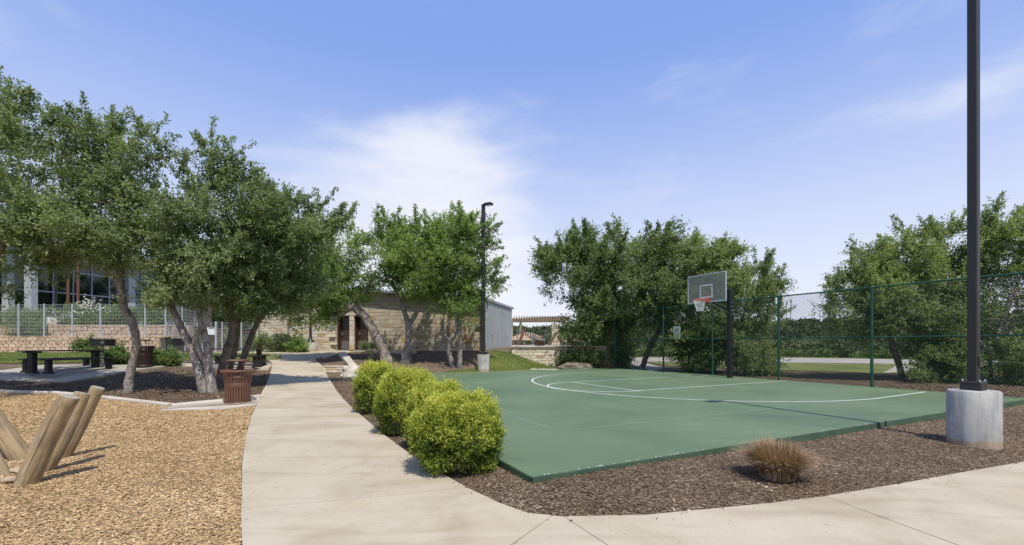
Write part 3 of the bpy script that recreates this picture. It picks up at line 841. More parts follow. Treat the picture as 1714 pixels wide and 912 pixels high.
part('roof_seam', mb, M['roof'], bld, 'stuff', True)
# metal-clad side wall with ribs, trims
ctop = roof_z(0)-.15
mb = MB(); mb.add([bp(-.02,-.35,.55), bp(-.06,-.35,.55), bp(-.06,BD,.9), bp(-.02,BD,.9), bp(-.02,-.35,ctop), bp(-.06,-.35,ctop), bp(-.06,BD,ctop-.02), bp(-.02,BD,ctop-.02)],
   [(0,1,2,3),(4,7,6,5),(0,4,5,1),(1,5,6,2),(2,6,7,3),(3,7,4,0)])
part('metal_cladding', mb, M['clad'], bld, world=True)
for k in range(15):
    d = -.3+k*.44; z0 = .56+.35*(d+.35)/(BD+.35)
    mb = MB(); c = bp(-.08, d, (z0+ctop)/2); mb.box(c, (.045, .05, ctop-z0-.02), Matrix.Rotation(math.atan2(BT.y, BT.x), 3, 'Z'), .012)
    part('rib', mb, M['clad'], bld, world=True)
part('corner_trim', MB().box(bp(-.0, -.33, (.6+ctop)/2), (.16, .10, ctop-.62), Matrix.Rotation(math.atan2(BT.y, BT.x), 3, 'Z'), .01), M['white_metal'], bld, world=True)
for d in (1.1, 4.6):
    part('vent_plate', MB().box(bp(-.115, d, 1.75), (.03, .16, .2), Matrix.Rotation(math.atan2(BT.y, BT.x), 3, 'Z'), .008), M['galv'], bld, world=True)
# doors in their recesses
for i, (a, b) in enumerate(door_s):
    fr_ = part('door_frame', MB().add(*prism(a-.035, a+.06, .12, .5, DZ0-.02, DZ1+.02, DZ1+.02)).add(*prism(b-.06, b+.015, .12, .5, DZ0-.02, DZ1+.02, DZ1+.02)).add(*prism(a+.06, b-.06, .12, .5, DZ1-.06, DZ1+.02, DZ1+.02)), M['door'], bld, world=True)
    d_ = part('door', MB().add(*prism(a+.065, b-.065, .36, .41, DZ0+.01, DZ1-.065, DZ1-.065)), M['door'], bld, world=True)
    k_ = part('door_reflection', MB().add(*prism(a+.09, b-.09, .345, .358, DZ0+.05, DZ0+.58, DZ0+.58)), M['door_reflect'], d_); k_.location = -bld.location  # thin grey sheet stands in for the reflection on the lower door
    hs = b-.18
    h_ = part('handle', MB().box(bp(hs, .33, DZ0+1.0), (.05, .06, .20), Matrix.Rotation(math.atan2(BT.y, BT.x), 3, 'Z'), .01).tube([bp(hs, .30, DZ0+1.02), bp(hs-.13, .30, DZ0+1.02)], .012, 6), M['galv'], d_); h_.location = -bld.location
    part('threshold', MB().add(*prism(a-.03, b+.01, .0, .5, DZ0-.2, DZ0, DZ0)), M['curb'], bld, world=True)
sg = part('restroom_sign', MB().box(bp(9.95, -.045, 2.35), (.24, .02, .34), Matrix.Rotation(math.atan2(BT.y, BT.x), 3, 'Z'), .006), M['sign'], bld, world=True)
t_ = MB().box(bp(9.95, -.058, 2.28), (.14, .006, .12), Matrix.Rotation(math.atan2(BT.y, BT.x), 3, 'Z')).tube([bp(9.95, -.058, 2.42), bp(9.95, -.059, 2.45)], .03, 8)
t_ = part('pictogram', t_, M['sign_text'], sg); t_.location = -bld.location
part('electrical_box', MB().box(bp(.42, -.05, 2.35), (.34, .14, .18), Matrix.Rotation(math.atan2(BT.y, BT.x), 3, 'Z'), .01), M['galv'], bld, world=True)
mb = MB(); mb.tube([bp(15.2, -.05, .95), bp(15.2, -.05, 3.6), bp(15.2, -.5, 4.9)], .05, 8); part('downspout', mb, M['galv'], bld, world=True)
wl_ = part('wall_light', MB().box(bp(12.9, -.1, 2.72), (.15, .2, .42), Matrix.Rotation(math.atan2(BT.y, BT.x), 3, 'Z'), .03), M['soffit'], bld, world=True)

# ------------------------------------------------------------------ low walls by the restrooms
w1 = thing('stone_retaining_wall', 'low pale limestone retaining wall with flat cap under the leaning oak', 'wall', (-6.9, 24.7, .6))
A1, B1 = Vector((-8.35, 25.15)), Vector((-5.3, 24.85))
part('core', MB().box(((A1.x+B1.x)/2, (A1.y+B1.y)/2+.13, .66), ((B1-A1).length-.1, .22, .48), Matrix.Rotation(math.atan2(B1.y-A1.y, B1.x-A1.x), 3, 'Z')), M['mortar'], w1, world=True)
courses(w1, 'stone', V_lime, A1, B1, .42, .92, (.14, .2), (.3, .6), depth=.16)
courses(w1, 'cap_stone', V_cap, A1+Vector((-.1, .1)), B1+Vector((.1, .1)), .925, 1.0, (.075, .075), (.8, 1.1), depth=.42, proud=.005)
w2 = thing('planter_wall', 'short pale stone planter wall at the court end of the path', 'wall', (-7.6, 19.9, .1))
A2 = Vector(gp(541, 617)); B2 = Vector(gp(604, 618)); A2.y = 19.3; B2.y = 19.3
A2.x = (541-PX)/F*19.3; B2.x = (602-PX)/F*19.3
part('core', MB().box(((A2.x+B2.x)/2, A2.y+.12, .12), ((B2-A2).length-.06, .18, .42), None), M['mortar'], w2, world=True)
courses(w2, 'stone', V_lime, A2, B2, -.06, .30, (.1, .14), (.25, .5), depth=.14)
courses(w2, 'cap_stone', V_cap, A2+Vector((-.05, .08)), B2+Vector((.05, .08)), .305, .37, (.065, .065), (.6, .9), depth=.34, proud=.004)
rp = MB()     # pale sloping concrete strip
q = [P(597, 611.5, 19.55), P(584, 611.8, 19.55), P(566, 591.5, 25.0), P(579, 590.2, 25.0)]
q[0].z = .385; q[1].z = .385; q[2].z = .86; q[3].z = .86
rp.add([*q, *[v-Vector((0,0,.3)) for v in q]], [(0,1,2,3)[::-1], (4,5,6,7)[::-1], (0,4,5,1), (1,5,6,2), (2,6,7,3), (3,7,4,0)])
o = structure('stair_cheek', rp, M['curb'])
structure('curb', sweep('curb', [(q[2].x-.1, 25.0), (far_r[0][0]+.35, far_r[0][1]+.2)], .12, .06, M['curb']), M['curb'])
def rock(name, c, d, mat, label, seed, rz=0):
    random.seed(seed); bm = bmesh.new(); bmesh.ops.create_icosphere(bm, subdivisions=3, radius=1)
    from mathutils import noise as mn
    for v in bm.verts:
        n = mn.noise(v.co*1.6+Vector((seed, 0, 0)))*.35+mn.noise(v.co*4+Vector((0, seed, 0)))*.12
        v.co *= 1+n
        v.co.z = max(v.co.z, -.5)
    bmesh.ops.scale(bm, vec=d, verts=bm.verts[:]); bmesh.ops.rotate(bm, verts=bm.verts[:], cent=(0,0,0), matrix=Matrix.Rotation(rz, 3, 'Z'))
    me = bpy.data.meshes.new(name); bm.to_mesh(me); bm.free()
    o = add_obj(name, me, mat, loc=c); o['label'] = label; o['category'] = 'boulder'; return o
rock('boulder', (gp(585, 632)[0], 17.9, .12), (.42, .34, .34), M['white_rock'], 'white limestone boulder at the end of the clipped shrub row', 3)
rock('boulder', (gp(612, 628)[0]+.2, 18.6, .1), (.38, .3, .28), M['white_rock'], 'smaller white boulder half hidden behind the farthest clipped shrub', 8, .5)
rock('boulder', (3.55, 24.35, .04), (.92, .4, .26), M['boulder'], 'long flat weathered boulder before the stone terrace wall', 5)
rock('boulder', (-5.9, 24.5, .68), (.3, .24, .24), M['white_rock'], 'pale rock resting on mulch beside the leaning oak', 12)
drape('stone_pad', [(.9, 22.05), (1.2, 22.75), (3.0, 23.5), (3.2, 23.1), (2.4, 22.7), (2.9, 22.95), (1.6, 22.3)], M['curb'], .03, .05)

# ------------------------------------------------------------------ terrace with its wall, pergola and things on it
TZ = 1.2
structure('terrace', MB().add([(.0,25.35,TZ),(5.9,25.35,TZ),(6.3,50,TZ),(-14,50,TZ),(-14,33,TZ),(.0,33,TZ)] + [(.0,25.35,-.3),(5.9,25.35,-.3),(6.3,50,-1),(-14,50,-1),(-14,33,-.3),(.0,33,-.3)],
   [(0,1,2,3,4,5),(0,6,7,1),(1,7,8,2),(2,8,9,3),(3,9,10,4),(4,10,11,5),(5,11,6,0)]), M['curb'])
w3 = thing('terrace_wall', 'tan and gold stone retaining wall holding up the pergola terrace', 'wall', (3, 25.2, 0))
n3 = courses(w3, 'stone', V_lime, (-.02, 25.22), (2.55, 25.2), -.1, 1.11, (.11, .19), (.3, .62), depth=.16, base_f=lambda m: max(-.1, .62-m*.36))
courses(w3, 'stone', V_lime2, (2.55, 25.2), (5.95, 25.15), -.1, 1.11, (.14, .22), (.35, .65), depth=.16)
courses(w3, 'cap_stone', V_cap, (-.1, 25.27), (6.0, 25.2), 1.115, 1.20, (.085, .085), (.9, 1.3), depth=.4, proud=.005)
part('core', MB().box((2.95, 25.28, .5), (5.85, .08, 1.2)), M['mortar'], w3, world=True)

pg = thing('pergola', 'long timber pergola on pale posts above the stone terrace wall', 'pergola', (1.8, 41, TZ))
zt = EYE+(PY-537)/F*41
for x_, y_ in ((-.05, 40.2), (.85, 43.2), (3.75, 40.2)):
    part('post', MB().box((x_, y_, (TZ+zt)/2), (.28, .28, zt-TZ), None, .02), M['lime'] if x_ > 3 else M['siding'], pg, world=True)
part('post', MB().box((5.4, 43.2, (TZ+zt)/2), (.28, .28, zt-TZ), None, .02), M['siding'], pg, world=True)
part('pier', MB().box((4.05, 40.25, TZ+.95), (.55, .55, 1.9), None, .03), M['lime2'], pg, world=True)
for y_ in (40.2, 43.2):
    part('beam', MB().box((2.2, y_, zt+.08), (6.2, .12, .22), None, .01), M['timber'], pg, world=True)
for k in range(26):
    part('rafter', MB().box((-.75+k*.235, 41.7, zt+.28), (.07, 4.4, .2), None, .008), M['timber'], pg, world=True)
for i, (a, b, lab) in enumerate([((868, 578.5), (877, 552), 'red brown leaning timber post left of the shade sail'), ((860.5, 578.5), (857, 569), 'short red brown timber stub nearest the metal wall'),
     ((918, 578), (932, 556), 'red brown timber post leaning right below the pergola pier'), ((944, 576), (934, 562), 'dark timber post leaning left beside the oak crown')]):
    pa, pb = P(*a, 35), P(*b, 35); pa.z = TZ
    single('leaning_post', MB().tube([pa, pb], .11, 6, smooth=False), M['red_timber'], lab, 'post', pa, 'leaning timber posts on the terrace')
s0, s1_, s2_ = P(892, 557, 38), P(914, 568, 38), P(888, 570, 40)
mb = MB(); nv = 8; vs = []; fs = []
for i in range(nv+1):
    for j in range(nv+1-i):
        a, b = i/nv, j/nv; c = 1-a-b; p = s0*c+s1_*a+s2_*b; p = p-Vector((0,0,1))*(.9*(a*b+b*c+a*c)*.6); vs.append(p)
idx = {}; k = 0
for i in range(nv+1):
    for j in range(nv+1-i): idx[(i,j)] = k; k += 1
for i in range(nv):
    for j in range(nv-i):
        fs.append((idx[(i,j)], idx[(i+1,j)], idx[(i,j+1)]))
        if i+j < nv-1: fs.append((idx[(i+1,j)], idx[(i+1,j+1)], idx[(i,j+1)]))
sail = thing('shade_sail', 'pale triangular shade sail over the terrace behind the pergola', 'shade sail', tuple(s0))
sh = part('cloth', mb.add(vs, fs, True), M['sail'], sail, world=True)
part('mast', MB().tube([Vector((s0.x, s0.y, TZ)), s0], .05, 8), M['galv'], sail, world=True)
def umbrella(x, y, w, zc, label):
    t = thing('umbrella', label, 'umbrella', (x, y, TZ), 0, 'umbrellas on the terrace')
    mb = MB().lathe([(w, zc-TZ-.55), (w*.5, zc-TZ-.22), (.02, zc-TZ)], 8, smooth=False); part('canopy', mb, M['tan_cloth'], t)
    part('pole', MB().tube([(0,0,0), (0,0,zc-TZ)], .03, 6), M['galv'], t); part('base', MB().lathe([(.0,.09),(.28,.08),(.3,0)], 12), M['galv'], t)
umbrella(.7, 38.6, 1.25, EYE+(575-559)/F*38.6, 'tan umbrella nearest the metal wall on the terrace')
umbrella(1.5, 42.5, 1.6, EYE+(575-555)/F*42.5, 'wider tan umbrella farther back beneath the pergola')
umbrella(4.9, 37.5, 1.2, EYE+(575-561)/F*37.5, 'tan umbrella half behind the oak at the terrace edge')
single('planter_box', MB().box((P(903, 576, 30).x, 30, TZ+.19), (.62, .5, .38), None, .02), M['red_timber'], 'brown planter box on the terrace edge below the pergola', 'planter', (P(903, 576, 30).x, 30, TZ))
tf = thing('terrace_fence', 'thin grey wire fence round the terrace under the pergola', 'fence', (.2, 29, TZ))
fh = EYE+(575-550)/F*29-TZ
mb = MB()
for x_ in (.35, 2.17, 4.0, 5.7): part('post', MB().box((x_, 29, TZ+fh/2), (.06, .06, fh)), M['galv'], tf, world=True)
for k in range(6): mb.tube([(.35, 29, TZ+.08+k*(fh-.1)/5), (5.7, 29, TZ+.08+k*(fh-.1)/5)], .004, 3, smooth=False)
for k in range(int(5.3/.1)): mb.tube([(.37+k*.1, 29, TZ+.05), (.37+k*.1, 29, TZ+fh)], .002, 3, smooth=False)
part('wire_mesh', mb, M['galv'], tf, 'stuff', True)
# ------------------------------------------------------------------ left: block walls, wire fence, clubhouse
lw = thing('block_wall', 'lower tier pinkish concrete block retaining wall behind the picnic table', 'wall', (-26, 26, .8))
part('core', MB().box((-27.3, 26.32, 1.2), (13.0, .35, 1.06)), M['mortar'], lw, world=True)
courses(lw, 'block', V_block, (-33.8, 26.08), (-20.72, 26.08), .70, 1.66, (.19, .2), (.30, .42), depth=.2, proud=.035, limit=300, gap=(.045, .003))
courses(lw, 'cap_block', V_block, (-33.8, 26.15), (-20.66, 26.15), 1.665, 1.75, (.085, .085), (.4, .5), depth=.36, proud=.01, limit=300)
uw = thing('block_wall', 'upper tier block wall below the flowering hedge', 'wall', (-26, 27.6, 1.7))
part('core', MB().box((-27.0, 27.92, 2.05), (13.5, .35, .9)), M['mortar'], uw, world=True)
courses(uw, 'block', V_block, (-34, 27.68), (-21.4, 27.68), 1.72, 2.42, (.2, .21), (.30, .42), depth=.2, proud=.035, gap=(.045, .003))
courses(uw, 'cap_block', V_block, (-34, 27.74), (-21.3, 27.74), 2.425, 2.51, (.085, .085), (.4, .5), depth=.36, proud=.01)
structure('planting_bed', MB().add([(-34,26.3,1.70),(-20.7,26.3,1.70),(-21.2,27.7,1.70),(-34,27.7,1.70)], [(0,1,2,3)]).add([(-36,27.9,2.47),(-21.3,27.9,2.47),(-20.5,40,2.50),(-40,40,2.50)], [(0,1,2,3)]).add(
    [(-21.3,27.8,2.47),(-20.5,40,2.47),(-20.5,40,.2),(-21.3,27.8,.2)], [(0,1,2,3)]), M['mulch'])
ff = thing('wire_mesh_fence', 'pale grey welded wire fence standing on the lower block wall', 'fence', (-25, 26.35, 1.75))
zt_f, zb_f = 3.66, 1.76
posts = [(-30, 26.35), (-28.9, 26.35), (-27.47, 26.35), (-25.87, 26.35), (-24.21, 26.35), (-22.6, 26.35), (-20.75, 26.35)]
posts = [((px_-PX)/F*26.35, 26.35) for px_ in (-62, -15, 31, 74, 121, 168, 215, 243, 277)]
posts.append((posts[-1][0]-.45, 28.3)); posts.append((posts[-1][0]-.45, 30.3)); posts.append((posts[-1][0]-.45, 32.3))
def wire_fence(t, posts, zb, zt, vs_=.09, nh=9):
    mb = MB()
    for a in posts: part('post', MB().box((a[0], a[1], (zb+zt)/2+.02), (.065, .065, zt-zb+.04), None, .006), M['white_metal'], t, world=True)
    for a, b in zip(posts, posts[1:]):
        a = Vector(a); b = Vector(b); L = (b-a).length; n = max(1, int(L/vs_))
        for k in range(n):
            p = a.lerp(b, (k+.5)/n); mb.tube([(p.x, p.y, zb+.03), (p.x, p.y, zt)], .0036, 3, cap=False, smooth=False)
        for k in range(nh+1):
            z_ = zb+.05+k*(zt-zb-.06)/nh; mb.tube([(a.x, a.y, z_), (b.x, b.y, z_)], .0055, 3, cap=False, smooth=False)
    part('wire_mesh', mb, M['white_wire'], t, 'stuff', True)
wire_fence(ff, posts, zb_f, zt_f)
f2 = thing('wire_mesh_fence', 'lower pale wire fence with gate post right of the block walls', 'fence', (-18, 27.5, .9))
p2 = [((px_-PX)/F*27.5, 27.5) for px_ in (279, 310, 340, 372, 404, 424)]
wire_fence(f2, p2, .88, EYE+(575-540)/F*27.5)
gx_ = (341-PX)/F*27.4
part('gate_post', MB().box((gx_, 27.38, 1.75), (.14, .14, 1.9), None, .01), M['white_metal'], f2, world=True)
part('gate_post', MB().box(((362-PX)/F*27.4, 27.38, 1.75), (.10, .10, 1.9), None, .01), M['white_metal'], f2, world=True)
gs = single('gate_sign', MB().box((P(351, 554, 27.3).x, 27.3, P(351, 554, 27.3).z), (.62, .03, .46), None, .006), M['white'], 'blank white sign panel on the wire gate behind the oaks', 'sign', tuple(P(351, 554, 27.3)))
single('gate_latch_box', MB().box((P(353, 547, 27.2).x, 27.22, P(353, 545, 27.2).z), (.34, .05, .04)).box((P(353, 547, 27.2).x-.15, 27.22, P(353, 541, 27.2).z), (.03, .05, .28)).box((P(353, 547, 27.2).x+.15, 27.22, P(353, 541, 27.2).z), (.03, .05, .28)).box((P(353, 547, 27.2).x, 27.22, P(353, 537, 27.2).z), (.34, .05, .03)), M['black_metal'], 'small dark square frame above the white gate sign', 'frame', tuple(P(353, 542, 27.2)))

club = thing('clubhouse', 'glass walled clubhouse with white columns seen through the oaks', 'building', (-33, 30, 2.5))
W0 = Vector((-32.9, 30.3)); WD = Vector((.283, .959)).normalized(); WN = Vector((WD.y, -WD.x))
def cpnt(t, d, z): p = W0+WD*t+WN*d; return Vector((p.x, p.y, z))
def cbox(t0, t1, d0, d1, z0, z1):
    v = [cpnt(t, d, z) for z in (z0, z1) for t, d in ((t0,d0),(t1,d0),(t1,d1),(t0,d1))]
    return MB().add(v, [(0,1,2,3),(4,7,6,5),(0,4,5,1),(1,5,6,2),(2,6,7,3),(3,7,4,0)])
part('wall', cbox(-7, 14, -4, -.12, 2.4, 8.2), M['interior'], club, world=True)
part('roof', cbox(-8, 15, -5, 1.6, 8.2, 8.55), M['roof'], club, world=True)
mstep = 1.145
for k in range(-5, 11):
    for z0, z1 in ((2.7, 4.93), (5.03, 6.5), (6.6, 8.1)):
        part('glass_pane', cbox(k*mstep+.04, (k+1)*mstep-.04, -.10, -.06, z0, z1), M['glass2'] if k in (5, 6, 8) else M['glass'], club, world=True)  # a few panes carry the brighter teal reflection as base colour
    part('mullion', cbox(k*mstep-.025, k*mstep+.025, -.11, .04, 2.5, 8.18), M['white_metal'], club, world=True)
for z0 in (2.58, 4.94, 6.51):
    part('transom', cbox(-6, 13, -.105, .03, z0, z0+.085), M['white_metal'], club, world=True)
for px_, Y_, w_ in ((52, 29.4, .46), (14, 28.9, .42), (-40, 28.6, .42)):
    x_ = (px_-PX)/F*Y_; part('column', MB().box((x_, Y_, 5.2), (w_, w_, 5.9), None, .02), M['white_metal'], club, world=True)
part('column', cbox(5*mstep-.0, 5*mstep+.5, -.05, .35, 2.4, 8.2), M['white_metal'], club, world=True)
for px_ in (96, 113):
    x_ = (px_-PX)/F*31.2; part('timber_column', MB().tube([(x_+.35, 31.6, 2.45), (x_+.35, 31.6, 8.2)], 0.09, 10), M['red_timber'], club, world=True)

def area_lamp(loc, label, H_, rz=0, s_=1.0, pw=.112):
    t = thing('street_lamp', label, 'lamp post', loc, rz, 'tall lamp posts on concrete drums')
    r_ = .285*s_; hd = .82*s_
    part('concrete_base', MB().lathe([(r_-.003, -.25), (r_, 0), (r_, hd-.02), (r_-.02, hd)], 40).disc(r_-.02, hd, 40), M['drum'], t)
    part('base_cover', MB().box((0,0,hd+.065), (pw*2.05, pw*2.05, .13), None, .012), M['dark_metal'], t)
    ple = part('pole', MB().box((0,0,hd+.12+(H_-hd-.12)/2), (pw, pw, H_-hd-.12), None, .012), M['dark_metal'], t)
    part('hand_hole_cover', MB().box((0, pw/2+.008, hd+.42), (.07, .016, .15), None, .005).box((0, pw/2+.02, hd+.42), (.012, .012, .012)), M['dark_metal'], ple)
    for a in (-1, 1):
        for b in (-1, 1): part('bolt_cap', MB().lathe([(.014, hd+.13), (.014, hd+.15), (.0, hd+.155)], 8, (a*pw*.8, b*pw*.8, 0)), M['galv'], t)
    part('lamp_head', MB().box((.28*s_, 0, H_-.02), (.40*s_, .30*s_, .10), None, .03).box((.08*s_, 0, H_-.02), (.2, .1, .08), None, .01), M['dark_metal'], t)
    part('lens', MB().box((.3*s_, 0, H_-.078), (.28*s_, .22*s_, .02), None, .006), M['glass2'], t)
    return t
zl = h(6.40, 6.35)
lamp1 = area_lamp((6.66, 6.38, -.16), 'near bronze lamp post on the big concrete drum by the court corner', 8.3, R(207))
lamp2 = area_lamp((-1.37, 21.15, h(-1.37, 21.15)-.02), 'far black lamp post rising against the sky beside the metal wall', 8.0, R(-25), pw=.15)
# two old fashioned lamp standards with flared feet
def flared_lamp(loc, label, sc=1.0):
    t = thing('lamp_standard', label, 'lamp post', loc, 0, 'lamp standards with flared feet')
    part('concrete_base', MB().lathe([(.42*sc, -.3), (.42*sc, .50*sc), (.40*sc, .52*sc)], 24).disc(.40*sc, .52*sc, 24), M['drum'], t)
    part('foot', MB().lathe([(.26*sc, .52*sc), (.24*sc, .58*sc), (.11*sc, .72*sc), (.075*sc, 1.0*sc)], 16), M['black_metal'], t)
    part('pole', MB().lathe([(.073*sc, 1.0*sc), (.055*sc, 3.4*sc), (.04*sc, 4.2*sc)], 12), M['black_metal'], t)
    part('lantern', MB().lathe([(.05, 4.2*sc), (.2, 4.3*sc), (.26, 4.7*sc), (.3, 4.74*sc), (.03, 4.95*sc)], 16), M['black_metal'], t)
    return t
flared_lamp((P(521, 585, 27.0).x, 26.9, .88), 'dark lamp standard on a pale drum before the sunlit stone wall')
flared_lamp((P(94, 545, 28.4).x, 28.4, 2.48), 'dark lamp standard on a white drum in front of the clubhouse glass', 1.05)

# ------------------------------------------------------------------ picnic tables, grills, bins
def picnic_table(loc, rz, label):
    t = thing('picnic_table', label, 'picnic table', loc, rz, 'black picnic tables under the oaks')
    for k in range(3): part('top_plank', MB().box((0, (k-1)*.245, .745), (2.25, .235, .04), None, .008), M['black_plastic'], t)
    for s_ in (-1, 1):
        part('table_leg', MB().box((s_*.95, 0, .38), (.16, .24, .68), None, .02).box((s_*.95, 0, .03), (.20, .34, .06), None, .01).box((s_*.95, 0, .70), (.12, .66, .04), None, .008), M['black_plastic'], t)
    return t
def picnic_bench(loc, rz, label):
    t = thing('picnic_bench', label, 'bench', loc, rz, 'black benches beside the picnic tables')
    for k in range(2): part('seat_plank', MB().box((0, (k-.5)*.165, .455), (2.15, .155, .04), None, .008), M['black_plastic'], t)
    for s_ in (-1, 1): part('bench_leg', MB().box((s_*.92, 0, .23), (.14, .18, .41), None, .02).box((s_*.92, 0, .03), (.18, .26, .06), None, .01), M['black_plastic'], t)
    return t
TR = R(80)
tc_ = Vector((-15.75, 15.6)); 
def off2(c, a, b, rz): return (c.x+a*math.cos(rz)-b*math.sin(rz), c.y+a*math.sin(rz)+b*math.cos(rz))
pt = picnic_table((tc_.x, tc_.y, .34), TR, 'black picnic table left of the first oak trunk, on its slab')
b_in = picnic_bench((*off2(tc_, -.1, -.78, TR), .34), TR, 'black bench on the path side of the left picnic table')
copy_thing(b_in, (*off2(tc_, .35, .85, TR), .34), TR, 'black bench on the far left side of the left picnic table')
t2c = Vector((-11.75, 18.7))
copy_thing(pt, (t2c.x, t2c.y, .36), R(14), 'black picnic table seen behind the leaning oak trunks and brown bin')
copy_thing(b_in, (*off2(t2c, .1, -.78, R(14)), .35), R(14), 'black bench in front of the right picnic table')
copy_thing(b_in, (*off2(t2c, 0, .8, R(14)), .36), R(14), 'black bench behind the right picnic table')
def grill(loc, rz, label):
    t = thing('charcoal_grill', label, 'grill', loc, rz, 'park grills on posts')
    part('post', MB().tube([(0,0,-.1), (0,0,.80)], .032, 10), M['galv'], t)
    bx = MB(); bx.box((0,0,.80), (.62,.42,.02)).box((0,.2,.93), (.62,.02,.25)).box((-.3,0,.93), (.02,.42,.25)).box((.3,0,.93), (.02,.42,.25)).box((0,-.2,.91), (.62,.02,.20)).box((0,.02,1.04), (.62,.40,.015))
    part('firebox', bx, M['black_metal'], t)
    part('grate', MB().box((0,-.03,1.07), (.5,.34,.012)), M['galv'], t)
    for s_ in (.14, .21): part('slot_plate', MB().box((s_, -.214, .93), (.035, .008, .10), None, .003), M['galv'], t)
    return t
gp1 = P(172, 603, 17.0)
g0 = grill((gp1.x, 17.0, h(gp1.x, 17.0)), R(0), 'black park grill on a grey post beside the left picnic table')
gp2 = P(307, 606, 18.6)
copy_thing(g0, (gp2.x, 18.6, h(gp2.x, 18.6)), R(10), 'black park grill on a grey post between the second bin and the oaks')
def bin_(loc, mat, label, rz=0):
    t = thing('trash_bin', label, 'trash bin', loc, rz, 'slatted steel trash bins')
    n = 30
    def rad(z): return .262+ .07*max(0, (z-.50)/.32)**1.7
    for k in range(n):
        a = 2*math.pi*k/n; vs = []; fs = []; zs = [.05, .3, .5, .6, .68, .75, .81]
        for z in zs:
            r_ = rad(z); hw = .0185
            for dr, s_ in ((0,-1),(0,1),(-.006,1),(-.006,-1)):
                rr = r_+dr; vs.append((rr*math.cos(a)-s_*hw*math.sin(a), rr*math.sin(a)+s_*hw*math.cos(a), z))
        for i in range(len(zs)-1):
            for j in range(4): fs.append((i*4+j, i*4+(j+1)%4, (i+1)*4+(j+1)%4, (i+1)*4+j))
        fs += [(3,2,1,0), tuple(len(vs)-4+j for j in range(4))]
        part('slat', MB().add(vs, fs), mat, t)
    part('bottom_band', MB().lathe([(.258,.03),(.276,.03),(.276,.115),(.258,.115)], 36), mat, t)
    part('middle_band', MB().lathe([(.254,.46),(.2605,.46),(.2605,.55),(.254,.55)], 36), mat, t)
    part('rim', MB().lathe([(.322,.79),(.345,.80),(.352,.82),(.342,.842),(.320,.835),(.31,.81)], 36), mat, t)
    part('liner', MB().lathe([(.23,.06),(.232,.52),(.235,.72),(.222,.72),(.215,.07)], 30).disc(.23, .06, 30), M['brown_dark'], t)
    part('lid', MB().lathe([(.0,1.085),(.19,1.08),(.224,1.065),(.227,1.045),(.2,1.035),(.0,1.035)], 30), mat, t)
    for k in range(3):
        a = R(100)+k*2*math.pi/3; part('lid_post', MB().tube([(.20*math.cos(a), .20*math.sin(a), 1.05), (.215*math.cos(a), .215*math.sin(a), .80), (.26*math.cos(a), .26*math.sin(a), .79)], .012, 6), mat, t)
    return t
bx_ = (398-PX)/F*10.2
bin_((bx_, 10.2, -.115), M['brown_metal'], 'red brown slatted trash bin beside the path at the edge of the wood chips')
bx2 = (241-PX)/F*16.9
bin_((bx2, 16.9, h(bx2, 16.9)), M['brown_dark'], 'dark slatted trash bin behind the first oak trunk', .2)

# ------------------------------------------------------------------ hoop
hp = cw(13.12, 7.6)
hoop = thing('basketball_hoop', 'basketball hoop with clear backboard on a thick black pole', 'basketball hoop', (hp.x, hp.y, 0), math.atan2(U2.y, U2.x))
# local axes: -x towards the court, y along the fence (away)
part('pole', MB().box((0,0,1.72), (.165,.165,3.44), None, .012), M['black_metal'], hoop)
bz, bxl = 2.96, -1.28      # backboard bottom height and distance
tilt = None
part('pane', MB().box((bxl, 0, bz+.535), (.012, 1.75, 1.0)), None, hoop)
pane = hoop.children[-1] if False else [c for c in hoop.children if c.name.startswith('pane')][0]
gm, gnt, gb = nodes_mat('smoked_acrylic')
gb.inputs['Base Color'].default_value = (.42, .42, .34, 1); gb.inputs['Roughness'].default_value = .25
gtr = N(gnt, 'ShaderNodeBsdfTransparent'); gtr.inputs[0].default_value = (.80, .81, .77, 1)
gmx = N(gnt, 'ShaderNodeMixShader'); gmx.inputs[0].default_value = .42
gnt.links.new(gtr.outputs[0], gmx.inputs[1]); gnt.links.new(gb.outputs[0], gmx.inputs[2]); gnt.links.new(gmx.outputs[0], gnt.nodes['Material Output'].inputs[0])
pane.data.materials.append(gm)
fr_ = MB()
for z_ in (bz+.02, bz+1.05): fr_.box((bxl, 0, z_), (.045, 1.83, .045), None, .005)
for y_ in (-.893, .893): fr_.box((bxl, y_, bz+.535), (.045, .045, .985), None, .005)
part('frame', fr_, M['white_metal'], hoop)
tq = MB()
for z_ in (bz+.20, bz+.65): tq.box((bxl-.009, 0, z_), (.006, .61, .05))
for y_ in (-.28, .28): tq.box((bxl-.009, y_, bz+.425), (.006, .05, .40))
part('target_square', tq, M['white'], hoop)
for y_ in (-.36, .36): part('backboard_strut', MB().box((bxl+.04, y_, bz+.53), (.04, .04, 1.0), None, .004), M['black_metal'], hoop)
part('arm', MB().tube([(-.08, 0, 2.70), (bxl+.2, 0, 3.02), (bxl+.05, 0, 3.04)], .045, 4, smooth=False).tube([(-.06, .05, 3.1), (bxl+.06, .34, 3.62)], .014, 6).tube([(-.06, -.05, 3.1), (bxl+.06, -.34, 3.62)], .014, 6)
   .box((bxl+.04, 0, 3.08), (.05, .76, .05), None, .004), M['black_metal'], hoop)
part('brace', MB().tube([(-.08, .0, 2.62), (bxl+.05, 0, 2.98)], .012, 6), M['galv'], hoop)
for z_ in (2.55, 2.68, 2.85, 3.0): part('bolt', MB().tube([(-.10, -.10, z_), (.10, -.10, z_)], .01, 6).tube([(-.10, .10, z_), (.10, .10, z_)], .01, 6), M['galv'], hoop)
rc, rr = bxl-.155-.23, .2286
rim = part('rim', MB().tube([(rc+rr*math.cos(a), rr*math.sin(a), 3.05) for a in np.linspace(0, 2*math.pi, 33)], .013, 6, cap=False), M['orange'], hoop)
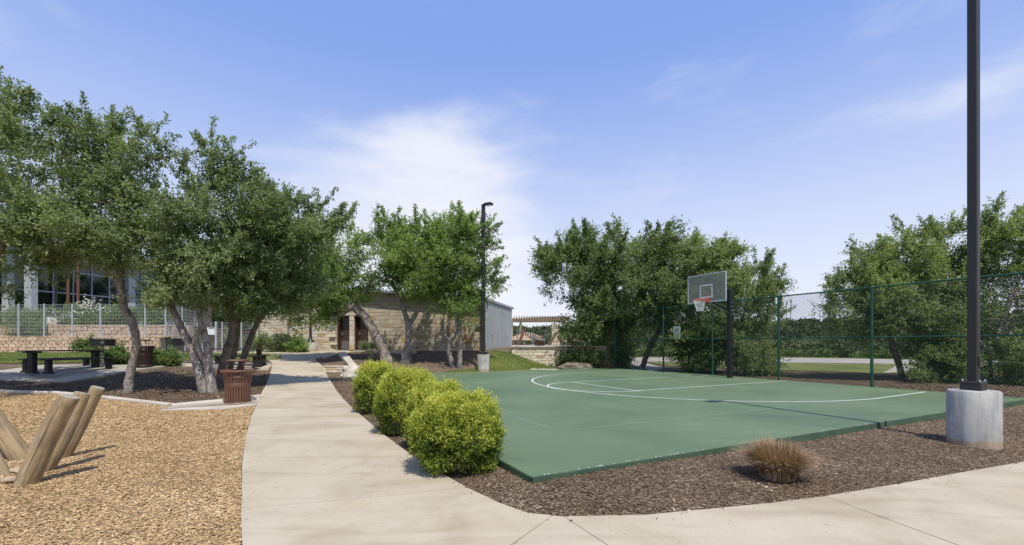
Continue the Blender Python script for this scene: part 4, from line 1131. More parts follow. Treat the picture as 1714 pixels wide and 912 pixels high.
part('rim_bracket', MB().box((bxl-.06, 0, 3.02), (.10, .16, .13), None, .01).box((bxl-.13, 0, 3.045), (.16, .22, .02), None, .004)
     .tube([(bxl-.02, -.13, 2.98), (rc+.1, -.215, 3.045)], .01, 5).tube([(bxl-.02, .13, 2.98), (rc+.1, .215, 3.045)], .01, 5), M['orange'], hoop)
net = MB(); ns, lv = 12, 7
def npnt(i, k):
    z = 3.04-.42*k/lv; r_ = .222*(1-.55*(k/lv)**.8)+.012*math.sin(k*2.1); a = 2*math.pi*(i+.5*(k % 2))/ns
    return (rc+r_*math.cos(a), r_*math.sin(a), z)
for i in range(ns):
    for k in range(lv):
        net.tube([npnt(i, k), npnt(i if k % 2 == 0 else i+1, k+1)], .0052, 4, cap=False); net.tube([npnt(i, k), npnt(i-1 if k % 2 == 0 else i, k+1)], .0052, 4, cap=False)
part('net', net, M['net'], hoop)
part('sticker', MB().box((bxl-.009, 0, bz+.84), (.004, .24, .09)), M['faint'], hoop)

for ch in hoop.children:      # the board and rim hang a little low on this post
    nm = ch.name.split('.')[0]
    if nm != 'pole': ch.location.z = -.09
    if nm in ('pane', 'frame', 'target_square', 'backboard_strut', 'sticker'): ch.scale.y = .93; ch.location.y = .03

# ------------------------------------------------------------------ green chain link fence
FU = 13.78
f0 = cw(FU, -5.6); FL = 15.12+5.6
fence = thing('chain_link_fence', 'tall green chain link fence along the far side of the court', 'fence', (f0.x, f0.y, 0), math.atan2(V2.y, V2.x))
fpost = [15.12-2.93*k for k in range(8)]
for v in (15.12, 11.62, 8.9, 6.1, 3.22, .0, -2.9, -5.6):
    s_ = v+5.6
    part('post', MB().tube([(s_, 0, -.2), (s_, 0, 3.05)], .042, 12).lathe([(.05,3.05),(.05,3.07),(.0,3.10)], 12, (s_,0,0)), M['green_metal'], fence)
    for z_ in (.4, 1.0, 1.56, 2.1, 2.7): part('tie_band', MB().lathe([(.047, z_), (.047, z_+.025)], 12, (s_,0,0)), M['green_metal'], fence)
part('top_rail', MB().tube([(0,0,3.05), (FL,0,3.05)], .024, 10), M['green_metal'], fence)
part('middle_rail', MB().tube([(0,0,1.53), (FL,0,1.53)], .022, 10), M['green_metal'], fence)
part('bottom_wire', MB().tube([(0,0,.04), (FL,0,.04)], .006, 5), M['green_metal'], fence)
cl = MB(); sp = .0775; HH = 3.0; k = -int(HH/sp)-1
while k*sp < FL+HH:
    for sgn in (1, -1):
        if sgn == 1: a, b = (k*sp, .04), (k*sp+HH, .04+HH)
        else: a, b = (k*sp+HH, .04), (k*sp, .04+HH)
        (xa, za), (xb, zb) = a, b
        if max(xa, xb) <= 0 or min(xa, xb) >= FL: continue
        def clipx(x, xa, za, xb, zb): t = (x-xa)/(xb-xa); return (x, za+(zb-za)*t)
        pa, pb = (xa, za), (xb, zb)
        if pa[0] < 0: pa = clipx(0, xa, za, xb, zb)
        if pb[0] < 0: pb = clipx(0, xa, za, xb, zb)
        if pa[0] > FL: pa = clipx(FL, xa, za, xb, zb)
        if pb[0] > FL: pb = clipx(FL, xa, za, xb, zb)
        y_ = -.045+.003*sgn
        cl.tube([(pa[0], y_, pa[1]), (pb[0], y_, pb[1])], .0046, 3, cap=False, smooth=False)
    k += 1
part('chain_link_mesh', cl, M['green_wire'], fence, 'stuff')
sp_ = cw(13.70, 10.75)
sg = thing('rules_sign', 'small pale notice sign hanging on the green chain link fence', 'sign', (sp_.x, sp_.y, 1.55), math.atan2(V2.y, V2.x))
part('board', MB().box((0, .0, .29), (.40, .012, .56), None, .004), M['sign'], sg)
part('lettering', MB().box((0, .011, .44), (.31, .004, .035)).box((0, .011, .39), (.26, .004, .02)).box((0,.011,.30), (.3,.004,.008)).box((-.02,.011,.25), (.26,.004,.008)).box((0,.011,.20), (.3,.004,.008)).box((-.03,.011,.15), (.24,.004,.008)), M['sign_text'], sg)

# ------------------------------------------------------------------ climbing logs
def log(base, top, r0, r1, label, seed, bend=0.02):
    random.seed(seed); base = Vector(base); top = Vector(top)
    t = thing('climbing_log', label, 'log', tuple(base), 0, 'slanted play logs in the wood chips')
    d = (top-base); L = d.length; q = d.to_track_quat('Z', 'Y')
    n = 20; vs = []; fs = []; rows = 15
    from mathutils import noise as mn
    bx0, by0 = random.uniform(-1, 1)*bend, random.uniform(-1, 1)*bend
    for i in range(rows):
        tt = -.15+(1.15)*i/(rows-1); zz = tt*L
        ox = bx0*math.sin(math.pi*max(tt,0)); oy = by0*math.sin(math.pi*max(tt,0))
        r_ = r0+(r1-r0)*tt
        if i == rows-1: pass
        for k in range(n):
            a = 2*math.pi*k/n; rr = r_*(1+.05*mn.noise(Vector((math.cos(a)*1.2+seed, math.sin(a)*1.2, zz*1.6)))+.03*mn.noise(Vector((math.cos(a)*4, math.sin(a)*4+seed, zz*3))))
            vs.append(Vector((ox+rr*math.cos(a), oy+rr*math.sin(a), zz)))
    for i in range(rows-1):
        for k in range(n): fs.append((i*n+k, i*n+(k+1)%n, (i+1)*n+(k+1)%n, (i+1)*n+k))
    # eased end
    o = len(vs)
    for k in range(n):
        v = vs[(rows-1)*n+k]; vs.append(Vector((v.x*.93, v.y*.93, v.z+.008)))
    for k in range(n): fs.append(((rows-1)*n+k, (rows-1)*n+(k+1)%n, o+(k+1)%n, o+k))
    trunk = MB().add(vs, fs, True)
    tr = part('trunk', trunk, M['log'], t); tr.rotation_mode = 'QUATERNION'; tr.rotation_quaternion = q
    en = part('end_face', MB().add([vs[o+k] + Vector((0, 0, .0005)) for k in range(n)], [tuple(range(n))]), M['log_end'], t); en.rotation_mode = 'QUATERNION'; en.rotation_quaternion = q
    # drying crack down the sunny side
    a = q.inverted() @ Vector((.35, -.93, .1)); ang = math.atan2(a.y, a.x)
    cr = MB(); vs2 = []; fs2 = []
    for i in range(12):
        tt = .12+.88*i/11; aa = ang+.012*math.sin(i*1.7+seed); r_ = (r0+(r1-r0)*tt)*1.012; w = .0012+.0016*math.sin(math.pi*i/11)
        ox = bx0*math.sin(math.pi*tt); oy = by0*math.sin(math.pi*tt)
        for s_ in (-1, 1):
            vs2.append((ox+r_*math.cos(aa+s_*w/r_), oy+r_*math.sin(aa+s_*w/r_), tt*L))
    for i in range(11): fs2.append((2*i, 2*i+1, 2*i+3, 2*i+2))
    c_ = part('crack', cr.add(vs2, fs2), M['interior'], t); c_.rotation_mode = 'QUATERNION'; c_.rotation_quaternion = q
    return t
log((-5.06, 4.60, -.14), (-4.74, 4.73, .76), .096, .088, 'nearest of the three parallel slanted logs, lowest in front', 2)
log((-5.36, 5.06, -.14), (-5.13, 5.28, .735), .082, .075, 'middle one of the three parallel slanted play logs', 4)
log((-5.79, 5.70, -.14), (-5.47, 5.84, .745), .079, .073, 'farthest right and tallest tip of the slanted play logs', 9)
log((-6.22, 5.62, -.14), (-6.95, 5.66, .80), .108, .095, 'thick grey log leaning left away from the others', 6)
log((-5.72, 4.95, -.14), (-5.98, 5.0, .22), .08, .07, 'short log stub leaning left at the frame edge', 5)
for k, (x_, y_, a, b, lb) in enumerate(((-5.30, 4.68, .10, .07, 'flat grey footing stone at the foot of the nearest log'), (-5.62, 5.05, .13, .08, 'flat grey footing stone between the log stub and logs'))):
    o = rock('footing_stone', (x_, y_, -.115), (a, b, .035), M['drum'], lb, 30+k); o['category'] = 'stone'

# ------------------------------------------------------------------ vegetation
def pxblob(px, py, Y, rx, ry, rz=None):
    """ellipsoid in world units from its place and size in the photograph"""
    c = P(px, py, Y); a = rx/F*Y; b = ry/F*Y
    return (np.array(c), np.array([a, rz if rz else a*.9, b]))
def clump_points(blobs, n, r, hollow=.5):
    w = np.array([b[1].prod()**.75 for b in blobs]); w /= w.sum()
    which = r.choice(len(blobs), n, p=w)
    d = unit(r.normal(size=(n, 3))); u = r.random(n)**hollow
    c = np.array([blobs[i][0] for i in which]); s_ = np.array([blobs[i][1] for i in which])
    u = u*(1+.15*r.normal(size=n)*(d[:, 2] > -.3))
    return c+d*u[:, None]*s_, d, c
def crown(name, parent, blobs, n_clump, n_leaf, lsz, mat, seed, rc=.42, shoots=60, shoot_len=.55, flat=.6, up=.35, per=13, low=None, cl_out=None, spires=(), tw_out=None):
    r = np.random.default_rng(seed)
    cc, dd, bc = clump_points(blobs, n_clump, r, .42)
    cl_t = r.random(n_clump)
    if cl_out is not None: cl_out.append(cc)
    ns = n_leaf//per
    k = r.integers(0, n_clump, ns)
    csz = rc*(.55+.8*r.random(n_clump))
    g = unit(r.normal(size=(ns, 3)))*(r.random((ns, 1))**.55)*.95; g[:, 2] *= flat
    sp_ = cc[k]+g*csz[k][:, None]
    sd_ = unit(dd[k]*.55+unit(r.normal(size=(ns, 3)))*.9+np.array([0, 0, up]))
    sl = lsz*(3.2+3.5*r.random(ns))
    # long shoots that break the outline
    o = np.argsort(-(dd[:, 2]+r.random(n_clump)*.9))[:shoots] if shoots else np.array([], int)
    if shoots:
        # each is a curved twig bearing short side sprigs, like a spray of live oak
        jobs = [(cc[i]+dd[i]*rc*.4+r.normal(size=3)*.1, unit((dd[i]*.75+r.normal(size=3)*.25+np.array([0, 0, .75]))[None])[0], shoot_len*(.45+.75*r.random()), i) for i in np.tile(o, 2)]
        for (x0, y0, x1, y1, Yd) in spires:
            a = np.array(P(x0, y0, Yd)); b = np.array(P(x1, y1, Yd)); L = np.linalg.norm(b-a); i = int(np.argmin(np.linalg.norm(cc-a, axis=1)))
            jobs.append((a-(b-a)*.25, (b-a)/L, L*1.25, i))
            jobs.append((a+r.normal(size=3)*.08, unit((b-a+r.normal(size=3)*L*.35)[None])[0], L*.7, i))
        e1 = []; e2 = []; e3_ = []; e4_ = []
        for a, d, L, i in jobs:
            bend = r.normal(size=3)*.12*L; m = max(6, int(L/.055))
            pts_ = [a+d*L*t+bend*t*t for t in np.linspace(0, 1, 5)]
            if tw_out is not None: tw_out.append((pts_, L))
            for q in np.linspace(.05, 1, m):
                e1.append(a+d*L*q+bend*q*q); e2.append(unit((d*.75+r.normal(size=3)*.6)[None])[0]); e3_.append(max(lsz*1.2, L*.30*(1.15-q)*(.5+.8*r.random()))); e4_.append(i)
        sp_ = np.r_[sp_, np.array(e1)]; sd_ = np.r_[sd_, np.array(e2)]; sl = np.r_[sl, np.array(e3_)]; k = np.r_[k, np.array(e4_)]
    n = len(sp_); tt = r.random((n, per))
    pos = sp_[:, None, :]+sd_[:, None, :]*(tt*sl[:, None])[..., None]+r.normal(size=(n, per, 3))*lsz*.35
    ld = sd_[:, None, :]*.55+r.normal(size=(n, per, 3))*.75
    nn = r.normal(size=(n, per, 3))*.55+np.array([.25, -.45, .9])
    pos = pos.reshape(-1, 3); ld = ld.reshape(-1, 3); nn = nn.reshape(-1, 3); m = len(pos)
    tint = np.clip(.5*np.repeat(cl_t[k], per)+.5*r.random(m)**1.2, 0, 1)
    ln = lsz*(.7+.6*r.random(m)); wd = ln*(.45+.15*r.random(m))
    off = np.array(parent.location)
    me = leaves(name, pos-off, ld, nn, ln, wd, tint, mat)
    return add_obj(name, me, None, parent)
def smooth_line(pts, n=5):
    out_ = []
    P_ = [Vector(p[:3]) for p in pts]; rr = [p[3] for p in pts]
    for i in range(len(P_)-1):
        p0 = P_[max(i-1,0)]; p1 = P_[i]; p2 = P_[i+1]; p3 = P_[min(i+2, len(P_)-1)]
        for k in range(n):
            t = k/n
            v = .5*((2*p1)+(p2-p0)*t+(2*p0-5*p1+4*p2-p3)*t*t+(3*p1-p0-3*p2+p3)*t**3)
            out_.append((v, rr[i]+(rr[i+1]-rr[i])*t))
    out_.append((P_[-1], rr[-1])); return out_
def tree(label, trunks, blobs, n_clump, n_leaf, lsz, leafmat, seed, barkmat=None, name='oak_tree', group='oak trees round the court', br=.03, **kw):
    """trunks: polylines of (px, py, depth, radius); blobs: crown masses"""
    random.seed(seed); barkmat = barkmat or M['bark']
    b0 = trunks[0][0]; root = P(b0[0], b0[1], b0[2])
    t = thing(name, label, 'tree', tuple(root), 0, group)
    mb = MB(); nodes = []
    for ti, tr in enumerate(trunks):
        pts = [(*P(a, b, c), r_) for a, b, c, r_ in tr]
        if tr[0][1] > 590 or ti == 0 or tr[0][3] > .5: pts = [(pts[0][0], pts[0][1], pts[0][2]-.25, pts[0][3]*1.25)]+pts
        sl = smooth_line(pts)
        if ti > 0 and tr[0][1] > 600 and abs(tr[0][0]-b0[0])*tr[0][2]/F > .35:
            part('trunk', mb, barkmat, t, world=True); mb = MB()
        mb.tube([v+Vector((random.uniform(-1,1), random.uniform(-1,1), 0))*r_*.12 for v, r_ in sl], [r_*random.uniform(.93, 1.07) for v, r_ in sl], 10, jit=.09)
        nodes += [(np.array(v), r_) for v, r_ in sl[len(sl)//3:]]
    part('trunk', mb, barkmat, t, world=True)
    out_ = []
    tws = []
    c = crown('crown', t, blobs, n_clump, n_leaf, lsz, leafmat, seed, cl_out=out_, tw_out=tws, **kw)
    # limbs run from the trunk to each clump
    cc = out_[0]; npos = np.array([q[0] for q in nodes]); nr = np.array([q[1] for q in nodes])
    tip = npos[-1]; order = np.argsort(np.linalg.norm(cc-npos.mean(0), axis=1)); bm_ = MB()
    for i in order:
        p = cc[i]; d = np.linalg.norm(npos-p, axis=1)+.6*np.maximum(0, npos[:, 2]-p[2])
        j = int(np.argmin(d)); a = npos[j]; L = np.linalg.norm(p-a)
        if L < .05: continue
        r0 = min(nr[j]*.6, br*(.6+.4*L)); m1 = a*.6+p*.4+np.array([random.gauss(0,.07), random.gauss(0,.07), random.gauss(.03,.07)])*L; r1 = max(.006, r0*.45)
        m2 = a*.25+p*.75+np.array([random.gauss(0,.06), random.gauss(0,.06), random.gauss(0,.06)])*L
        bm_.tube([a, m1, m2, p], [r0, r0*.75, r0*.55, r1], 5, cap=False, jit=.08)
        npos = np.vstack([npos, m1[None], m2[None], p[None]]); nr = np.r_[nr, r0*.75, r0*.55, r1]
    for pts_, L in tws: bm_.tube(pts_, [.009*min(1.6, .6+L), .008, .006, .004, .002], 3, cap=False, smooth=False)
    part('limbs', bm_, barkmat, t, 'stuff', True)
    return t
B = pxblob
# left group
tree('big oak at the left edge whose crown reaches highest', [[(-75, 640, 11.5, .19), (-60, 560, 11.5, .17), (-30, 500, 11.5, .15), (-5, 440, 11.5, .10), (15, 380, 11.5, .07)]],
     [B(-10, 300, 11.5, 118, 110), B(60, 360, 11.2, 70, 90), B(-60, 210, 11.8, 90, 70), B(10, 200, 11.6, 50, 55), B(20, 420, 11, 80, 60), B(-20, 475, 11.5, 50, 46), B(25, 470, 11.3, 34, 36), B(-110, 400, 12, 90, 120)],
     150, 52000, .076, M['leaf'], 101, spires=[(10, 158, 4, 130, 11.5), (46, 165, 51, 151, 11.5), (70, 205, 93, 203, 11.4), (85, 240, 100, 225, 11.4)], shoots=50)
tree('oak with a single curving grey trunk right of the left picnic table', [[(214, 657, 12, .125), (219, 620, 12, .10), (228, 580, 12, .098), (223, 545, 12, .095), (208, 515, 12, .09), (200, 470, 12, .08), (196, 420, 12, .055)], [(204, 480, 12, .05), (180, 455, 12.1, .045), (150, 430, 12.2, .03)]],
     [B(190, 272, 12, 62, 56), B(140, 335, 12, 62, 72), B(222, 352, 12.2, 54, 58), B(180, 400, 11.9, 95, 55), B(145, 230, 12, 30, 40), B(110, 410, 12, 60, 45), B(262, 250, 12.1, 18, 38)],
     108, 36000, .074, M['leaf'], 102, spires=[(126, 225, 134, 161, 12), (124, 195, 116, 175, 12), (175, 225, 207, 199, 12), (225, 236, 228, 204, 12), (253, 236, 274, 202, 12), (262, 260, 283, 262, 12), (190, 225, 188, 205, 12)], shoots=60, shoot_len=.6)
tree('multi stemmed oak with twisted ribbed trunk left of the brown bin', [[(342, 656, 12, .15), (336, 625, 12, .13), (318, 578, 12, .115), (294, 530, 12, .085), (280, 480, 12, .06), (276, 420, 12, .045)],
      [(356, 658, 11.95, .13), (349, 615, 12.0, .105), (346, 575, 12.05, .095), (338, 545, 12.1, .08), (325, 480, 12.1, .05)], [(346, 612, 12, .08), (326, 566, 11.9, .07), (350, 535, 12, .055), (350, 470, 12.1, .04)]],
     [B(345, 335, 12, 52, 50), B(255, 400, 11.8, 75, 70), B(340, 420, 11.8, 85, 70), B(357, 278, 12, 34, 38), B(300, 470, 11.9, 95, 45), B(400, 360, 12.2, 50, 55)],
     116, 40000, .074, M['leaf'], 103, spires=[(350, 271, 361, 206, 12), (345, 240, 328, 228, 12), (382, 271, 405, 241, 12), (395, 285, 410, 262, 12), (413, 299, 438, 282, 12), (326, 264, 306, 250, 12), (308, 285, 296, 269, 12), (300, 290, 312, 258, 12)], shoots=60, shoot_len=.62)
tree('oak with stout grey trunk just behind the brown bin', [[(370, 645, 13, .17), (377, 600, 13, .135), (388, 560, 13, .10), (386, 520, 13, .09), (380, 470, 13, .07), (385, 420, 13, .05)]],
     [B(400, 440, 13, 75, 65), B(440, 400, 13, 60, 60), B(390, 500, 13, 60, 32), B(452, 350, 13, 36, 34)],
     80, 30000, .078, M['leaf_dark'], 104, spires=[(445, 334, 452, 308, 13), (470, 360, 486, 332, 13)], barkmat=M['bark_dark'], shoots=30)
tree('slender dark oak stem between the stout oak and the leaning one', [[(384, 625, 14, .085), (392, 590, 14, .075), (398, 545, 14, .07), (400, 500, 14, .06), (410, 450, 14, .045)]],
     [B(420, 460, 14, 60, 55), B(455, 420, 14.2, 55, 60), B(430, 520, 14.1, 40, 22)],
     60, 20000, .08, M['leaf_dark'], 105, barkmat=M['bark_dark'], shoots=20)
tree('oak leaning right over the path with sprigs reaching into the sky', [[(400, 625, 14.2, .11), (411, 590, 14.2, .095), (422, 560, 14.2, .085), (438, 528, 14.2, .08), (462, 500, 14.2, .065), (490, 460, 14.2, .045), (520, 420, 14.2, .03)]],
     [B(480, 440, 14.2, 70, 60), B(520, 390, 14.2, 48, 45), B(470, 370, 14, 50, 45), B(545, 370, 14.2, 22, 26), B(470, 500, 14.2, 60, 35), B(505, 345, 14.2, 20, 20), B(430, 470, 14, 50, 50)],
     104, 38000, .076, M['leaf'], 106, spires=[(476, 334, 501, 311, 14.2), (490, 350, 517, 325, 14.2), (533, 355, 564, 324, 14.2), (540, 390, 589, 359, 14.2), (545, 375, 578, 345, 14.2), (515, 350, 508, 328, 14.2)], barkmat=M['bark_dark'], shoots=50, shoot_len=.7)
tree('oak standing behind the wire gate and its white sign', [[(352, 575, 33, .2), (350, 540, 33, .16), (345, 500, 33, .1)]],
     [B(350, 500, 33, 60, 32), B(400, 510, 34, 50, 34), B(300, 495, 33, 50, 36), B(345, 540, 32.5, 50, 16)], 60, 20000, .15, M['leaf_dark'], 131, rc=.8, shoots=8, group='oaks behind the buildings')
tree('oak behind the left end of the restroom building', [[(400, 575, 36, .2), (402, 540, 36, .16), (405, 500, 36, .1)]],
     [B(410, 530, 36, 40, 26), B(440, 490, 37, 60, 36), B(385, 545, 35.5, 30, 18)], 50, 16000, .16, M['leaf_dark'], 132, rc=.8, shoots=8, group='oaks behind the buildings')
# centre group
tree('oak with a thick trunk bowed left across the restroom doors', [[(648, 606, 22, .30), (638, 578, 22, .25), (622, 548, 22, .235), (603, 522, 22, .22), (585, 515, 22.1, .19), (566, 527, 22.2, .15), (550, 520, 22.3, .09)], [(590, 512, 22.1, .13), (615, 480, 22.2, .09), (628, 455, 22.3, .06)], [(566, 524, 22.2, .1), (550, 480, 22.2, .07), (530, 450, 22.2, .05)]],
     [B(550, 480, 22, 62, 42), B(510, 505, 22, 45, 38), B(568, 435, 22, 40, 38), B(545, 520, 21.8, 50, 22), B(590, 432, 22.4, 22, 32), B(500, 460, 22, 40, 30)],
     110, 40000, .105, M['leaf_fresh'], 107, shoots=30, shoot_len=.6, rc=.55)
tree('forked oak with pale trunk right of the bowed one', [[(679, 607, 22, .24), (683, 575, 22, .18), (684, 550, 22, .17), (678, 525, 22, .13), (668, 500, 22, .10), (655, 470, 22, .07)], [(684, 545, 22, .13), (698, 520, 22, .11), (708, 490, 22, .08), (712, 450, 22, .05)]],
     [B(670, 440, 22, 58, 52), B(720, 440, 22, 55, 55), B(650, 400, 22, 38, 30), B(700, 484, 22, 48, 26), B(660, 462, 21.8, 30, 34), B(690, 400, 22, 30, 25)],
     120, 44000, .10, M['leaf_fresh'], 108, spires=[(615, 407, 608, 389, 22), (661, 386, 677, 363, 22), (640, 395, 630, 386, 22), (650, 390, 652, 372, 22)], shoots=40, shoot_len=.7, rc=.55)
tree('twin stemmed oak beside the far lamp post', [[(757, 613, 21.6, .14), (752, 590, 21.6, .12), (753, 570, 21.6, .11), (765, 548, 21.6, .10), (762, 515, 21.6, .08), (760, 470, 21.6, .05)], [(769, 615, 21.4, .13), (770, 580, 21.4, .12), (770, 540, 21.4, .10), (772, 500, 21.4, .08), (780, 450, 21.4, .05)], [(753, 572, 21.5, .05), (742, 555, 21.5, .04), (738, 530, 21.5, .02)]],
     [B(765, 430, 21.8, 60, 58), B(800, 470, 21.8, 38, 38), B(795, 390, 21.9, 28, 30), B(745, 480, 21.6, 50, 38), B(778, 515, 21.6, 38, 22), B(748, 385, 21.9, 24, 18)],
     120, 44000, .10, M['leaf_fresh'], 109, spires=[(756, 374, 753, 358, 21.8), (786, 374, 802, 355, 21.8), (812, 380, 826, 368, 21.9), (817, 411, 836, 401, 21.8), (829, 475, 849, 464, 21.6), (770, 372, 775, 356, 21.8), (822, 440, 840, 432, 21.8)], shoots=40, shoot_len=.75, rc=.55)
# right group beyond the court
tree('broad dark oak at the corner of the terrace wall and court', [[(1004, 614, 25.6, .22), (996, 580, 25.6, .18), (985, 545, 25.6, .14), (975, 490, 25.6, .10)], [(1010, 614, 25.5, .20), (1014, 570, 25.5, .17), (1020, 530, 25.5, .13), (1030, 470, 25.5, .09)]],
     [B(960, 450, 25.6, 62, 55), B(1010, 470, 25.6, 60, 60), B(930, 440, 25.6, 36, 32), B(1008, 528, 25.4, 58, 50), B(975, 405, 25.6, 36, 26), B(1040, 430, 25.8, 44, 46), B(972, 556, 25.2, 30, 30), B(1030, 545, 25.4, 44, 35)],
     190, 70000, .125, M['leaf_dark'], 110, spires=[(958, 402, 951, 382, 25.6), (984, 399, 980, 380, 25.6), (925, 420, 915, 410, 25.6), (905, 450, 892, 448, 25.6), (1010, 415, 1018, 392, 25.6)], barkmat=M['bark'], shoots=50, shoot_len=.75, rc=.65)
tree('leaning oak just outside the fence by the side walk', [[(1074, 620, 22.5, .15), (1080, 600, 22.5, .13), (1092, 572, 22.5, .12), (1106, 545, 22.5, .10), (1110, 500, 22.5, .08)], [(1026, 612, 25.4, .1), (1030, 590, 25.4, .09), (1040, 550, 25.2, .07)]],
     [B(1115, 430, 23, 44, 48), B(1090, 480, 22.6, 55, 50), B(1120, 500, 22.6, 50, 42), B(1118, 396, 23, 18, 16), B(1070, 525, 23, 44, 30)],
     120, 40000, .115, M['leaf_dark'], 111, spires=[(1122, 413, 1120, 379, 23), (1083, 424, 1090, 406, 23)], barkmat=M['bark_dark'], shoots=25, shoot_len=.6, rc=.55)
tree('rounded oak directly behind the basketball backboard', [[(1175, 625, 21.5, .14), (1178, 590, 21.5, .12), (1170, 540, 21.5, .10), (1180, 480, 21.5, .07)]],
     [B(1180, 440, 21.6, 58, 40), B(1150, 470, 21.6, 42, 42), B(1210, 470, 21.4, 40, 50), B(1170, 520, 21.4, 60, 40), B(1165, 415, 21.8, 24, 18), B(1215, 430, 21.6, 28, 26)],
     130, 46000, .105, M['leaf_olive'], 112, spires=[(1168, 413, 1173, 395, 21.6), (1190, 417, 1223, 404, 21.6), (1225, 430, 1242, 415, 21.6)], shoots=35, shoot_len=.5, rc=.5)
tree('low bushy oak thicket at the foot of the basketball pole', [[(1160, 626, 21, .08), (1150, 590, 21, .06), (1140, 560, 21, .04)], [(1195, 628, 20.5, .07), (1200, 590, 20.5, .05), (1210, 560, 20.5, .03)]],
     [B(1165, 580, 20.8, 48, 34), B(1200, 560, 20.4, 38, 36), B(1140, 560, 21, 30, 24), B(1180, 605, 20.6, 40, 18), B(1210, 600, 20, 34, 22)],
     80, 32000, .095, M['leaf_dark'], 113, barkmat=M['bark_dark'], shoots=10, rc=.45)
tree('light leaved oak right of the basketball pole', [[(1247, 632, 19.5, .07), (1245, 600, 19.5, .06), (1240, 560, 19.5, .05), (1250, 500, 19.5, .04)], [(1249, 632, 19.4, .05), (1260, 590, 19.4, .04), (1270, 550, 19.4, .03)]],
     [B(1265, 480, 19.6, 40, 38), B(1240, 520, 19.5, 40, 42), B(1275, 530, 19.4, 28, 28), B(1245, 575, 19.2, 44, 32), B(1262, 452, 19.8, 16, 18), B(1225, 560, 19.6, 30, 34), B(1282, 600, 19, 22, 16)],
     90, 26000, .085, M['leaf_olive'], 114, spires=[(1263, 450, 1263, 424, 19.6), (1289, 476, 1314, 465, 19.6), (1280, 490, 1312, 475, 19.5), (1275, 465, 1290, 440, 19.6)], shoots=40, shoot_len=.6, rc=.42)
tree('wide spreading oak behind the right half of the fence', [[(1512, 640, 16.5, .11), (1503, 605, 16.5, .10), (1492, 570, 16.5, .085), (1487, 520, 16.5, .07), (1500, 470, 16.5, .05)], [(1590, 648, 16.8, .16), (1580, 600, 16.8, .14), (1565, 540, 16.8, .11), (1550, 480, 16.8, .07)]],
     [B(1450, 480, 16.8, 55, 42), B(1510, 450, 17, 66, 55), B(1580, 430, 17, 60, 55), B(1545, 520, 16.4, 90, 50), B(1440, 535, 16.6, 50, 40), B(1545, 405, 17, 28, 22), B(1490, 510, 16.5, 60, 50), B(1610, 490, 16.8, 50, 55), B(1425, 470, 17, 22, 26), B(1480, 425, 17, 16, 22)],
     230, 84000, .085, M['leaf_olive'], 115, spires=[(1460, 437, 1471, 413, 17), (1412, 463, 1434, 435, 17), (1517, 406, 1544, 386, 17), (1579, 388, 1601, 375, 17), (1400, 495, 1388, 496, 17), (1470, 420, 1466, 410, 17)], barkmat=M['bark_dark'], shoots=60, shoot_len=.6, rc=.45)
tree('gnarled oak at the right frame edge behind the near lamp post', [[(1690, 655, 15.5, .15), (1684, 610, 15.5, .13), (1668, 570, 15.5, .11), (1680, 530, 15.5, .08), (1700, 480, 15.5, .06)], [(1660, 640, 15.5, .07), (1655, 600, 15.5, .06), (1640, 570, 15.5, .04)], [(1670, 575, 15.5, .06), (1700, 520, 15.3, .05), (1745, 500, 15.3, .03)]],
     [B(1700, 430, 15.8, 66, 50), B(1690, 375, 15.8, 50, 26), B(1750, 400, 15.8, 66, 60), B(1650, 470, 15.8, 40, 40), B(1770, 500, 15.5, 90, 60), B(1690, 600, 15.2, 42, 36), B(1655, 440, 16, 30, 30), B(1810, 420, 16, 80, 70)],
     190, 62000, .08, M['leaf_olive'], 116, spires=[(1654, 375, 1672, 338, 15.8), (1694, 371, 1707, 344, 15.8), (1650, 400, 1640, 378, 15.8)], shoots=60, shoot_len=.5, rc=.42)
tree('dark low oak thicket behind the near lamp post', [[(1560, 645, 16, .07), (1556, 620, 16, .05), (1545, 595, 16, .03)], [(1605, 650, 15.8, .12), (1600, 615, 15.8, .10), (1605, 580, 15.8, .05)]],
     [B(1555, 615, 15.8, 44, 30), B(1600, 600, 15.6, 36, 36), B(1530, 595, 16.2, 26, 24), B(1705, 625, 15, 34, 30), B(1590, 560, 16, 46, 24)],
     70, 26000, .075, M['leaf_dark'], 117, barkmat=M['bark_dark'], shoots=6, rc=.36)

def dead_branches(parent_label, px, py, Y, n, L, seed):
    t = [o for o in bpy.data.objects if o.get('label') == parent_label][0]; random.seed(seed); mb = MB()
    for k in range(n):
        p = P(px+random.uniform(-12, 12), py+random.uniform(-10, 10), Y); d = Vector((random.uniform(-1, 1), random.uniform(-.3, .3), random.uniform(-.3, 1))).normalized(); pts = [p]
        for j in range(6):
            d = (d+Vector((random.gauss(0, .35), random.gauss(0, .3), random.gauss(0, .35)))).normalized(); pts.append(pts[-1]+d*L/6)
        mb.tube(pts, [.018*(1-j/7.5) for j in range(7)], 4, cap=False)
        for j in (2, 3, 4):
            e = (d+Vector((random.gauss(0, .8), random.gauss(0, .5), random.gauss(0, .8)))).normalized(); mb.tube([pts[j], pts[j]+e*L*.18, pts[j]+e*L*.3+Vector((0, 0, random.gauss(0, .05)))], [.008, .005, .003], 3, cap=False)
    part('dead_branches', mb, M['bark'], t, 'stuff', True)
dead_branches('gnarled oak at the right frame edge behind the near lamp post', 1680, 550, 15.0, 14, 1.1, 1)
dead_branches('gnarled oak at the right frame edge behind the near lamp post', 1700, 490, 15.0, 10, 1.0, 2)
dead_branches('leaning oak just outside the fence by the side walk', 1105, 535, 22.2, 12, 1.0, 3)
dead_branches('wide spreading oak behind the right half of the fence', 1540, 500, 16.2, 7, .9, 4)
